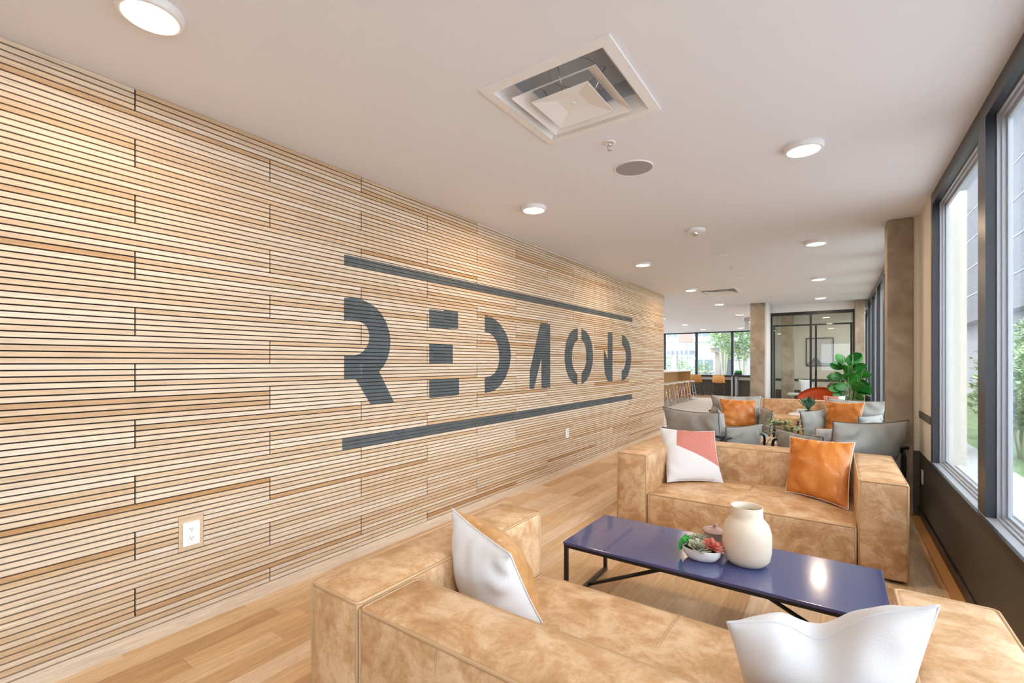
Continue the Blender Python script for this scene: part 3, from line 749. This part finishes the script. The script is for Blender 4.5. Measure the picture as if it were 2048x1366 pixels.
# succulent bowl
t = thing('succulent_bowl', 'low oval white bowl planted with succulents on the blue table', 'planter', (-.568, 2.515, vz))
obj('bowl', lathe(BM(), [(0, 0), (.05, 0), (.072, .008), (.090, .03), (.096, .058), (.095, .062), (.090, .060), (.084, .035), (.06, .02), (0, .02)], 40, sx=1.0, sy=.72), M['whiteg'], t)
obj('soil', lathe(BM(), [(0, .055), (.088, .050)], 32, sx=1, sy=.7), M['soil'], t)
def rosette(m, x, y, z, r, n1, label, tilt=(0, 0), point=1.0):
    bm = BM(); k = 0
    for ring, (cnt, rr, el) in enumerate(((n1, r, .25), (n1-1, r*.82, .55), (n1-2, r*.6, .85), (4, r*.38, 1.2))):
        for i in range(cnt):
            a = 2*PI*(i+.5*(ring % 2))/cnt+ring*.3+random.uniform(-.1, .1); L_ = rr; wd = rr*.34
            e = el+random.uniform(-.08, .08); ce, se = math.cos(e), math.sin(e)
            pts = []
            for q, ww in ((.05, .35), (.35, .8), (.65, 1.0), (.85, .7*point+.0), (1.0, .05)):
                l = L_*q; r0 = l*ce; h = l*se+.004*ring+.18*L_*q*q*(1-se)
                pts.append((r0, h, ww*wd))
            rows_ = []
            for r0, h, ww in pts:
                c = Vector((r0*math.cos(a), r0*math.sin(a), h)); sd = Vector((-math.sin(a), math.cos(a), 0))*ww
                rows_.append([bm.verts.new(c-sd+Vector((0, 0, ww*.35))), bm.verts.new(c+Vector((0, 0, 0))), bm.verts.new(c+sd+Vector((0, 0, ww*.35))), bm.verts.new(c-Vector((0, 0, .005)))])
            for A, B in zip(rows_, rows_[1:]):
                for p, q in ((0, 1), (1, 2), (2, 3), (3, 0)):
                    f = bm.faces.new((A[p], A[q], B[q], B[p])); f.smooth = True
    o = obj('succulent', bm, m, t, False); o.location = (x, y, z); o.rotation_euler = (tilt[0], tilt[1], random.random()); o['label'] = label
rosette(M['sage'], -.005, -.028, .058, .062, 8, 'sage grey rosette at the front', (.35, 0))
rosette(M['sage'], -.025, .035, .075, .055, 9, 'sage grey rosette at the back', (0, -.1), .7)
rosette(M['coralp'], .055, .0, .065, .062, 8, 'coral red rosette', (.25, .3), .6)
bm = BM()
for s_ in range(16):
    a = random.uniform(2.5, 3.9); p = Vector((-.07+random.uniform(-.012, .02), random.uniform(-.035, .045), .075+random.uniform(0, .015))); ln = random.randint(5, 13)
    for k in range(ln):
        q = p+Vector((-.0055*min(k, 4)+random.uniform(-.003, .003), random.uniform(-.004, .004), .006*min(k, 2)-.0068*max(0, k-2)))
        if q.z < .006: break
        if q.x > -.098 and q.z < .06: q.x = -.102
        bmesh.ops.create_icosphere(bm, subdivisions=1, radius=.0052, matrix=Matrix.Translation(q))
o = obj('trailing_plant', bm, M['bead'], t); o['label'] = 'bright green beaded plant hanging over the left rim'

# ---------------------------------------------------------------- lounge chairs
def make_chair(label, loc, rz):
    """local: x across, y forward; the rear bar at y = 0"""
    t = thing('lounge_chair', label, 'armchair', loc, rz, 'grey sling lounge chairs')
    hw = .37; D = .70; zb = .585
    for s in (-1, 1):
        x = s*hw
        path = roundpath([(x, -.03, .012), (x, -.04, zb), (x, D, zb), (x, D-.02, .012)], .07, 6)
        obj('side_frame', tube(BM(), path, .014, 10), M['blackmetal'], t)
    obj('cross_bar', tube(BM(), [(-hw-.03, -.045, zb+.02), (hw+.03, -.045, zb+.02)], .015, 10), M['blackmetal'], t)
    for y in (-.03, D-.02): obj('cross_bar', tube(BM(), [(-hw, y, .2), (hw, y, .2)], .012, 8), M['blackmetal'], t)
    bm = puffbox(BM(), -hw+.06, hw-.06, .02, D+.02, .20, .37, r=.05, puff=(.01, .02, .02)); o = obj('seat_cushion', bm, M['canvas'], t)
    pillow('', (-hw+.0, .06, .34), (hw-.0, .06, .34), (hw+.0, -.085, .86), (-hw-.0, -.085, .86), .25, M['canvas'], parent=t, name='back_cushion', pipe=M['canvasd'], seed=5, N=28, pinch=.10, wr=.013, flip=-1)
    pillow('', (-hw+.03, -.02, .15), (hw-.03, -.02, .15), (hw-.01, -.03, .56), (-hw+.01, -.03, .56), .09, M['canvas'], parent=t, name='back_sling', pipe=M['canvasd'], seed=6, N=16, pinch=.02, flip=-1)
    for s in (-1, 1):
        x = s*(hw-.045)
        pillow('', (x-s*.01, .04, .33), (x-s*.01, D-.03, .33), (x+s*.03, D-.01, .70), (x+s*.03, .04, .70), .15, M['canvas'], parent=t, name='arm_cushion', pipe=M['canvasd'], seed=8+s, N=20, pinch=.08, wr=.010)
        for y in (.22, D-.14):
            bm = BM(); tube(bm, [(s*hw+.017*math.cos(a), y, zb+.017*math.sin(a)) for a in [k*PI/6 for k in range(12)]], .0055, 6, True); box(bm, s*(hw-.004)-.003, s*(hw-.004)+.003, y-.014, y+.014, .34, zb-.012)
            obj('strap', bm, M['strap'], t)
    return t
def heading(fx, fy): return math.atan2(fy, fx)-PI/2
ch = make_chair('grey lounge chair behind the sofa on the left, back to camera, beside the slatted wall', (-1.28, 5.34, 0), heading(.42, .9))
dup(ch, (.20, 5.22, 0), heading(-.66, .75), 'grey cushioned lounge chair in front of the near concrete column, back to camera')
dup(ch, (-1.27, 7.95, 0), heading(.30, -.95), 'grey cushioned lounge chair facing camera beyond the plant, on the rug side')
dup(ch, (.20, 8.0, 0), heading(-.42, -.9), 'grey cushioned lounge chair facing camera beside the far bay of windows')
def inchair(loc, rz, pts):
    Mx = Matrix.Translation(loc) @ Matrix.Rotation(rz, 4, 'Z')
    return [Mx @ Vector(p) for p in pts]
P = inchair((-1.28, 5.34, 0), heading(.42, .9), [(.02, .20, .39), (.26, .26, .39), (.27, .13, .83), (-.03, .09, .82)])
pillow('white cushion peeping from the left lounge chair behind the sofa', P[0], P[1], P[2], P[3], .10, M['linen'], pipe=M['linen'], seed=11)
P = inchair((.20, 5.22, 0), heading(-.66, .75), [(-.26, .30, .39), (.06, .24, .39), (.02, .13, .78), (-.30, .20, .76)])
pillow('white cushion with tan edge in the lounge chair before the near column', P[0], P[1], P[2], P[3], .10, M['linen'], M['tanhide'], pipe=M['tanhide'], seed=12)
P = inchair((-1.27, 7.95, 0), heading(.30, -.95), [(-.24, .22, .39), (.24, .28, .39), (.27, .12, .82), (-.26, .10, .80)])
pillow('wrinkled cognac leather cushion in the left chair that faces camera', P[1], P[0], P[3], P[2], .14, M['cognac'], M['linen'], pipe=M['linen'], seed=13, wr=.014, flip=1)
P = inchair((.20, 8.0, 0), heading(-.42, -.9), [(-.20, .30, .39), (.27, .22, .39), (.29, .12, .82), (-.2, .16, .84)])
pillow('cognac leather cushion in the right chair that faces camera', P[1], P[0], P[3], P[2], .14, M['cognac'], M['linen'], pipe=M['linen'], seed=14, wr=.014)
pillow('white cushion with coral block on the farthest sofa', (-.15, 10.62, .34), (.16, 10.50, .34), (.14, 10.85, .74), (-.20, 10.9, .72), .13, M['coralflip'], M['linen'], pipe=M['linen'], seed=15)

# ---------------------------------------------------------------- small tables and plants
t = thing('slatted_side_table', 'small square slatted side table between the lounge chairs, under the leafy plant', 'side table', (-.53, 6.45, 0))
bm = BM()
for k in range(9): box(bm, -.24+k*.055, -.24+k*.055+.042, -.25, .25, .40, .425)
obj('tabletop', bm, M['slat'], t)
bm = BM()
for s in (-1, 1):
    for k in range(9): box(bm, -.24+k*.055, -.24+k*.055+.03, s*.24-.01, s*.24+.01, .03, .40); box(bm, s*.24-.01, s*.24+.01, -.23+k*.052, -.23+k*.052+.03, .03, .399)
obj('slatted_side', bm, M['white'], t)
def leafblade(bm, base, d, ln, wd, droop=.3, n=6, fold=.15, side=None):
    d = Vector(d).normalized(); side = side or d.cross(Vector((0, 0, 1)))
    if side.length < 1e-3: side = Vector((1, 0, 0))
    side = side.normalized(); rows_ = []; p = Vector(base); dd = d.copy()
    for i in range(n+1):
        q = i/n; ww = wd*.5*math.sin(PI*min(1, (q*.92+.06)))**.7*(1 if q < .98 else .3)
        up = side.cross(dd).normalized()
        rows_.append([bm.verts.new(p-side*ww+up*ww*fold), bm.verts.new(p), bm.verts.new(p+side*ww+up*ww*fold)])
        p = p+dd*ln/n; dd = (dd+Vector((0, 0, -droop/n))).normalized()
    for A, B in zip(rows_, rows_[1:]):
        for a, b in ((0, 1), (1, 2)): f = bm.faces.new((A[a], A[b], B[b], B[a])); f.smooth = True
# bushy plant on slatted table
t = thing('potted_plant', 'leafy pale green plant on the slatted table between the lounge chairs', 'plant', (-.53, 6.45, .425))
obj('pot', lathe(BM(), [(0, 0), (.055, 0), (.07, .09), (.066, .09), (.06, .08), (0, .08)], 24), M['taupe'], t)
bm = BM(); bs = BM(); rr = random.Random(5)
for s_ in range(34):
    a = rr.uniform(0, 2*PI); sp = rr.uniform(.05, .22); hh = rr.uniform(.02, .20); p0 = Vector((0, 0, .08)); p1 = Vector((sp*.5*math.cos(a), sp*.5*math.sin(a), .1+hh)); p2 = Vector((sp*math.cos(a), sp*math.sin(a), .10+hh*.9-.04*rr.random()))
    pts = [p0*(1-q)**2+p1*2*q*(1-q)+p2*q*q for q in (0, .25, .5, .75, 1)]
    tube(bs, pts, .0022, 4)
    for k in range(2, 5):
        for m_ in range(3):
            aa = rr.uniform(0, 2*PI); leafblade(bm, pts[k], (math.cos(aa), math.sin(aa), rr.uniform(.0, .8)), rr.uniform(.035, .06), .026, .5, 4)
obj('foliage', bm, M['leaf_l'], t); obj('stem', bs, M['bark'], t)
# white table with dark plant
t = thing('side_table', 'small white round topped side table beside the far chairs', 'side table', (-.43, 9.35, 0))
obj('tabletop', lathe(BM(), [(0, .47), (.24, .47), (.25, .478), (.25, .49), (.24, .50), (0, .50)], 32), M['white'], t)
obj('pedestal', lathe(BM(), [(.15, 0), (.15, .012), (.025, .02), (.025, .47)], 20), M['white'], t)
for k in range(3):
    tag(obj('book', bevel(bx(-.58+.01*k, -.36-.01*k, 9.42, 9.56, .50+k*.022, .50+k*.022+.02), .002), M['whiteg' if k != 1 else 'linen']), 'white book, %s of the small stack beside the dark plant' % ('bottom', 'middle', 'top')[k], 'book', 'books on the white side table')
t = thing('potted_plant', 'small dark pointed-leaf plant standing on the white side table', 'plant', (-.38, 9.27, .50))
obj('pot', lathe(BM(), [(0, 0), (.05, 0), (.055, .07), (.05, .07), (0, .06)], 20), M['blackmetal'], t)
bm = BM()
for k in range(18):
    a = 2.4*k; e = .25+.035*k; leafblade(bm, (0, 0, .06), (math.cos(a)*e*1.0, math.sin(a)*e, 1.0), rr.uniform(.2, .28), .06, .12, 6, .5)
obj('foliage', bm, M['leafd'], t)
# fiddle leaf
t = thing('fiddle_leaf_plant', 'tall broad-leaved green plant in a pot beside the far sofa and window column', 'plant', (.22, 11.72, 0))
obj('pot', lathe(BM(), [(0, 0), (.14, 0), (.17, .36), (.16, .36), (.15, .33), (0, .33)], 28), M['blackmetal'], t)
bs = BM(); bm = BM(); bl = BM(); rf = random.Random(11)
for k in range(5):
    a = k*1.3; top = Vector((.13*math.cos(a), .08*math.sin(a), 1.25+.08*k)); b0 = Vector((.03*math.cos(a), .03*math.sin(a), .33))
    tube(bs, [b0, b0.lerp(top, .5)+Vector((.02, 0, 0)), top], [.009, .008, .004], 6)
LF = [(-.1,0,.9,-1,-.1,.24),(-.12,0,1.1,-.9,.1,.24),(.12,0,.75,1,-.1,.26),(.1,0,.95,.7,.0,.26),(0,-.1,1.05,-.2,.9,.28),(.05,0,1.4,.6,1,.22),(-.02,-.12,1.0,.1,.5,.3),(.1,-.1,.8,1,.3,.28),(-.06,-.1,1.2,-.6,.6,.26),(.0,-.12,1.22,.5,.8,.24),(.05,-.12,.8,.5,.6,.28),(-.1,-.08,.85,-.9,.2,.24),(.1,.0,1.1,.9,.4,.26),(-.05,.0,.75,-1,.1,.24),(.1,-.05,.78,1,.05,.30),(-.08,.0,.95,-1,.25,.26),(.08,-.05,1.0,1,.5,.26),(0,-.1,.85,-.7,.35,.24),(.02,-.08,1.1,.3,1.2,.27),(-.05,0,1.15,-.5,1.1,.24),(-.1,0,1.25,-.9,.7,.24),(.1,0,1.2,.8,.9,.22),(-.08,.02,1.35,-.5,1.0,.22),(.02,0,1.3,.2,1.2,.24),(.12,0,.9,.9,.6,.26),(-.1,-.02,1.05,-1,.5,.22),(.12,.02,1.35,.35,1.1,.2),(-.12,0,.6,-.8,.0,.2),(.05,-.1,.9,.1,1,.28),(-.02,-.1,.65,-.6,.1,.22),(.06,-.06,.68,.8,.1,.2)]
for x, y, z, dx, dz, ln in LF:
    leafblade(bm, (x, y, z), (dx, rf.uniform(-.6, .1), dz), ln*1.12, ln*.85, .55, 7, .18, side=Vector((-dz*.8, -.45, dx)).normalized() if rf.random() < .55 else None)
for k in range(46):
    a = rf.uniform(0, 2*PI); leafblade(bl, (.07*math.cos(a), .07*math.sin(a), .36), (math.cos(a)*.22, math.sin(a)*.2, 1), rf.uniform(.45, 1.05), .012, .1, 5)
obj('foliage', bm, M['leaf'], t); obj('stem', bs, M['bark'], t); obj('grass_blade', bl, M['leaf_l'], t)['kind'] = 'stuff'
# orange chair shell
t = thing('orange_chair', 'orange moulded chair with swooping back behind the farthest sofa', 'chair', (-.30, 11.60, 0))
bm = BM(); g = []
for i in range(17):
    q = i/16; a = PI*(1.06+.9*q); row = []
    for j in range(7):
        z = .40+(.12+.36*math.sin(PI*min(1, .25+q*.62))**1.6)*j/6*(.72+.5*q); r0 = .27+.05*j/6
        row.append(bm.verts.new((r0*1.25*math.cos(a), -r0*.7*math.sin(a), z)))
    g.append(row)
for i in range(16):
    for j in range(6): bm.faces.new((g[i][j], g[i+1][j], g[i+1][j+1], g[i][j+1])).smooth = True
bmesh.ops.solidify(bm, geom=list(bm.faces), thickness=.02)
obj('chair_shell', bm, M['orange'], t, True)
obj('seat', lathe(BM(), [(0, .37), (.26, .38), (.28, .40), (.26, .43), (0, .43)], 24, sx=1.2, sy=.7), M['orange'], t)
for sx in (-1, 1):
    for sy in (-1, 1): obj('leg', tube(BM(), [(sx*.2, sy*.12, .38), (sx*.26, sy*.17, 0)], .012, 8), M['blackmetal'], t)

# ---------------------------------------------------------------- bar, stools, window ledge
struct('floor_rug_base', bx(-7.9, -1.75, 9.6, 18.9, 0, .004), M['path']).hide_render = False
bpy.data.objects.remove(bpy.data.objects['floor_rug_base'])
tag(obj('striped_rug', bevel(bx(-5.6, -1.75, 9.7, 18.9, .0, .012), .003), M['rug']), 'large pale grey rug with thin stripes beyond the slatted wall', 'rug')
t = thing('bar_counter', 'oak bar counter with thin white top beyond the end of the slatted wall', 'bar counter', (-5.06, 16.5, 0))
obj('countertop', bevel(bx(-.6, .5, -3.4, 2.1, 1.05, 1.09), .004), M['white'], t)
obj('counter_body', bx(-.55, .05, -3.0, 2.0, .012, 1.05), M['oakpanel'], t)
obj('end_panel', bx(-.6, .48, 2.0, 2.06, .012, 1.05), M['oakpanel'], t)
o = obj('fruit_bowl', lathe(BM(), [(0, 0), (.08, 0), (.16, .07), (.20, .13), (.19, .13), (.14, .07), (.06, .02), (0, .02)], 28), M['tanstool']); o.location = (-4.85, 15.3, 1.09); tag(o, 'orange brown bowl on the bar counter at the slatted wall end', 'bowl')
def make_stool(label, loc, rz):
    t = thing('bar_stool', label, 'stool', loc, rz, 'chrome wire stools along the bar')
    obj('seat', bevel(bx(-.19, .19, -.17, .17, .66, .69), .012), M['white'], t)
    for s in (-1, 1):
        p = roundpath([(s*.13, -.14, .665), (s*.22, -.24, .012), (s*.22, .24, .012), (s*.13, .14, .665)], .05, 4)
        obj('sled_leg', tube(BM(), p, .009, 8), M['chrome'], t)
    bm = BM(); tube(bm, [(-.19, -.205, .25), (.19, -.205, .25)], .008, 6); tube(bm, [(-.19, .205, .25), (.19, .205, .25)], .008, 6); obj('footrest', bm, M['chrome'], t)
    return t
st = None
for i, y in enumerate((13.7, 14.6, 15.45, 16.3, 17.1, 17.9)):
    lb = 'white seated chrome wire stool at the bar, %s from the slatted wall end' % ('first', 'second', 'third', 'fourth', 'fifth', 'last')[i]
    if st is None: st = make_stool(lb, (-4.42, y, .012), PI/2)
    else: dup(st, (-4.44-.01*i, y, .012), PI/2, lb)
t = thing('window_ledge_table', 'long dark ledge table under the far courtyard windows', 'table', (-3.6, 20.6, 0))
obj('tabletop', bevel(bx(-2.6, 2.0, -.22, .38, .82, .87), .004), M['steel'], t)
for x in (-2.4, .15, .3, 1.9): obj('leg', bx(x-.03, x+.03, -.15, .25, 0, .82), M['alu'], t)
tag(obj('low_heater', bx(-6.0, -1.7, 20.9, 20.99, .66, .78), M['white']), 'white strip heater under the far window ledge', 'heater')
def make_counter_chair(label, loc, rz):
    t = thing('counter_chair', label, 'chair', loc, rz, 'tan leather counter chairs')
    bm = BM(); g = []
    prof = [(.18, .56), (.05, .545), (-.12, .55), (-.19, .60), (-.22, .72), (-.235, .88)]
    for y, z in prof:
        row = []
        for k in range(7):
            s = k/3-1; row.append(bm.verts.new((s*(.235 if z < .7 else .235-.02*(z-.7)/.18), y+.035*s*s*(1 if z > .57 else 0), z+.03*s*s*(1 if z < .6 else 0))))
        g.append(row)
    for i in range(len(g)-1):
        for j in range(6): bm.faces.new((g[i][j], g[i+1][j], g[i+1][j+1], g[i][j+1])).smooth = True
    bmesh.ops.solidify(bm, geom=list(bm.faces), thickness=.025)
    obj('seat_shell', bm, M['tanstool'], t, True)
    for s in (-1, 1):
        for q in (-1, 1): obj('leg', tube(BM(), [(s*.17, q*.13, .55), (s*.22, q*.2, 0)], .011, 8), M['steel'], t)
    bm = BM(); tube(bm, [(-.20, -.18, .16), (.20, -.18, .16), (.20, .18, .16), (-.20, .18, .16)], .009, 6, True); obj('footrest', bm, M['steel'], t)
    return t
cc = make_counter_chair('tan leather counter chair at the far window ledge, the one nearer the bar', (-4.73, 20.15, 0), 0)
dup(cc, (-3.87, 20.15, 0), .06, 'tan leather counter chair at the far window ledge, nearer the grey column')
t = thing('ledge_planter', 'black box planter with bright green grass on the far window ledge', 'planter', (-3.22, 20.5, .87))
obj('planter_box', bevel(bx(-.14, .14, -.08, .08, 0, .10), .005), M['blackmetal'], t)
bm = BM()
for k in range(260): leafblade(bm, (rr.uniform(-.12, .12), rr.uniform(-.06, .06), .09), (rr.uniform(-.2, .2), rr.uniform(-.2, .2), 1), rr.uniform(.07, .12), .012, .1, 2)
obj('grass', bm, M['bead'], t)['kind'] = 'stuff'
# things in the meeting room
pillow('white and brown cushion on the meeting room table behind glass', (-.72, 13.62, .60), (-.42, 13.7, .60), (-.5, 13.85, .95), (-.78, 13.8, .95), .10, M['linen'], M['brown'], seed=20)
o = obj('brown_bag', bevel(puffbox(BM(), -.14, .14, -.1, .1, 0, .26, r=.05, puff=(.02, .02, .03)), .0001, 1), M['brown']); o.location = (-.02, 13.7, .60); tag(o, 'dark brown bag on the meeting room table behind glass', 'bag')

# ---------------------------------------------------------------- outside
struct('ground', bx(-60, 60, -40, 90, -.5, -.12), M['gravel'], 'courtyard ground outside')
tag(obj('lawn', bx(1.95, 5.8, 8, 30, -.12, -.09), M['grass']), 'strip of lawn between path and neighbouring building', 'lawn')
o = obj('garden_path', bx(.80, 1.9, -4, 30, -.12, -.05), M['path']); tag(o, 'pale concrete path outside the right windows', 'path')
t = thing('neighbour_building', 'white block textured building outside the right windows', 'building', (6, 30, 0))
obj('upper_facade', bx(0, 3, -14, 16, 3.6, 12), M['shingle'], t)
bm = BM()
for z in (5.0, 6.5, 8.0, 9.5): box(bm, -.02, 0, -14, 16, z, z+.05)
obj('reveal_joint', bm, M['winglass'], t)
obj('lower_facade', bx(.6, 3, -14, 16, -.12, 3.6), M['siding'], t)
obj('roof_edge', bx(-.6, 3, -14, 16, 12, 12.4), M['siding'], t)
def shrub(name, label, cat, loc, R_, hgt, n, m, size=.09, trunk=True, group=None, seed=0):
    t = thing(name, label, cat, loc, 0, group); r = random.Random(seed); bm = BM()
    for k in range(n):
        while True:
            q = Vector((r.uniform(-1, 1), r.uniform(-1, 1), r.uniform(-1, 1)))
            if .35 < q.length < 1: break
        p = Vector((q.x*R_, q.y*R_, hgt+q.z*R_*.9)); p += Vector((math.sin(q.z*7)*.1*R_, math.cos(q.x*6)*.1*R_, 0))
        if p.z < .03: p.z = .03+r.random()*.1
        a = r.uniform(0, 2*PI); leafblade(bm, p, (math.cos(a), math.sin(a), r.uniform(-.3, .9)), size*r.uniform(.7, 1.4), size*.5, .4, 2)
    obj('foliage', bm, m, t)
    bs = BM()
    for k in range(5):
        a = k*1.26; tube(bs, [(0, 0, 0), (R_*.15*math.cos(a), R_*.15*math.sin(a), hgt*.6), (R_*.55*math.cos(a), R_*.55*math.sin(a), hgt+R_*.3)], [.03*R_+.01, .02*R_+.006, .004], 5)
    obj('branch', bs, M['bark'], t)
    return t
for i, (x, y, R_, h_) in enumerate(((2.3, 10.2, .6, .9), (2.9, 12.4, .75, 1.1), (3.5, 14.9, .9, 1.5), (4.1, 17.6, 1.0, 1.7), (4.9, 20.9, 1.1, 1.9))):
    shrub('shrub', 'green shrub outside the near right window, %s along the path' % ordn[i], 'shrub', (x, y, -.088), R_, h_, 1500, M['treeleaf'], .12, seed=i, group='shrubs along the path')
# courtyard beyond the far windows
YB2 = 37.0
t = thing('courtyard_building', 'pale panelled apartment building across the courtyard seen through the far windows', 'building', (-9, YB2, 0))
def bp(nm, u0, v0, u1, v1, m, d0=0, d1=.2, par=None):
    a = at(u0, v0, y=YB2); b = at(u1, v1, y=YB2)
    return obj(nm, bx(a.x+9, b.x+9, -d1, -d0, b.z, a.z), m, par or t)
obj('wall', bx(-14, 11, 0, 4, -.12, 9), M['siding2'], t)
obj('clapboard_joint', box(box(BM(), at(1375, 700, y=YB2).x+9-.03, at(1375, 700, y=YB2).x+9, -.02, 0, 0, 9), at(1320, 715, y=YB2).x+9, at(1440, 715, y=YB2).x+9, -.02, 0, 1.72, 1.76), M['winglass'], t)
bp('brick_panel', 1359, 650, 1385, 684, M['brickout'], 0, .05)
for u0, v0, u1, v1 in ((1331, 640, 1359, 684), (1386, 640, 1422, 683), (1386, 716, 1430, 744)):
    f = bp('window', u0, v0, u1, v1, M['white'], 0, .08)
    n = 2; wdt = (u1-u0-4)/n
    for k in range(n): bp('pane', u0+3+k*wdt, v0+3, u0+1+(k+1)*wdt, v1-3 if v1 > 700 else v1-10, M['winglass'], .08, .1, f)
t2 = thing('entrance_porch', 'tan block porch with flat roof and downpipe in the courtyard', 'porch', (-6.3, 34, 0))
def pp(nm, u0, v0, u1, v1, m, Y, th):
    a = at(u0, v0, y=Y); b = at(u1, v1, y=Y); return obj(nm, bx(a.x+6.3, b.x+6.3, Y-34, Y-34+th, max(b.z, -.12), a.z), m, t2)
pp('porch_roof', 1417, 686, 1475, 695, M['siding'], 32.5, 2.5); pp('fascia', 1420, 695, 1475, 704, M['stonecol'], 33, 1.5)
pp('porch_wall', 1430, 704, 1446, 800, M['stonecol'], 33.5, 1); pp('glass_door', 1446, 705, 1464, 800, M['winglass'], 34, .1)
a = at(1435, 694, y=33); bm = tube(BM(), [(a.x+6.3, -1, a.z), (a.x+6.3, -1, a.z-.2), (a.x+6.45, -.9, a.z-.45), (a.x+6.45, -.9, -.1)], .06, 8); obj('downpipe', bm, M['alu'], t2)
t3 = thing('pergola', 'grey pergola with slatted top in the courtyard, left of the downpipe', 'pergola', (-9.2, 27, -.12))
a = at(1349, 708, y=27)
obj('post', bx(a.x+9.2-.15, a.x+9.2+.15, -.15, .15, 0, a.z+.12), M['siding'], t3)
bm = BM()
for k in range(9): box(bm, a.x+9.2-1+k*.24, a.x+9.2-1+k*.24+.08, -.8, .8, a.z+.12, a.z+.3)
box(bm, a.x+9.2-1.1, a.x+9.2+1.1, -.08, .08, a.z-.02, a.z+.12); obj('slatted_top', bm, M['alu'], t3)
a = at(1338, 730, y=32); shrub('shrub', 'pale green bush behind the pergola post, seen over the bar', 'shrub', (a.x, 32, -.12), 1.0, 1.3, 1300, M['treeleaf'], .16, seed=31)
a = at(1364, 735, y=30); shrub('shrub', 'small bush right of the pergola post', 'shrub', (a.x, 30, -.12), .7, 1.0, 800, M['treeleaf'], .14, seed=32)
a = at(1405, 735, y=32); shrub('shrub', 'bush in front of the ground floor window across the courtyard', 'shrub', (a.x, 32, -.12), .7, .9, 800, M['treeleaf'], .14, seed=33)
a = at(1484, 730, y=27); shrub('courtyard_tree', 'slim leafy tree outside the far window beside the grey column', 'tree', (a.x, 27, -.12), 1.6, 3.0, 3200, M['treeleaf'], .22, seed=34)
a = at(1448, 660, y=30.6); shrub('courtyard_tree', 'tree crown hanging above the porch roof in the courtyard', 'tree', (a.x, 30.6, -.12), 1.7, 4.3, 2400, M['treeleaf'], .22, seed=35)
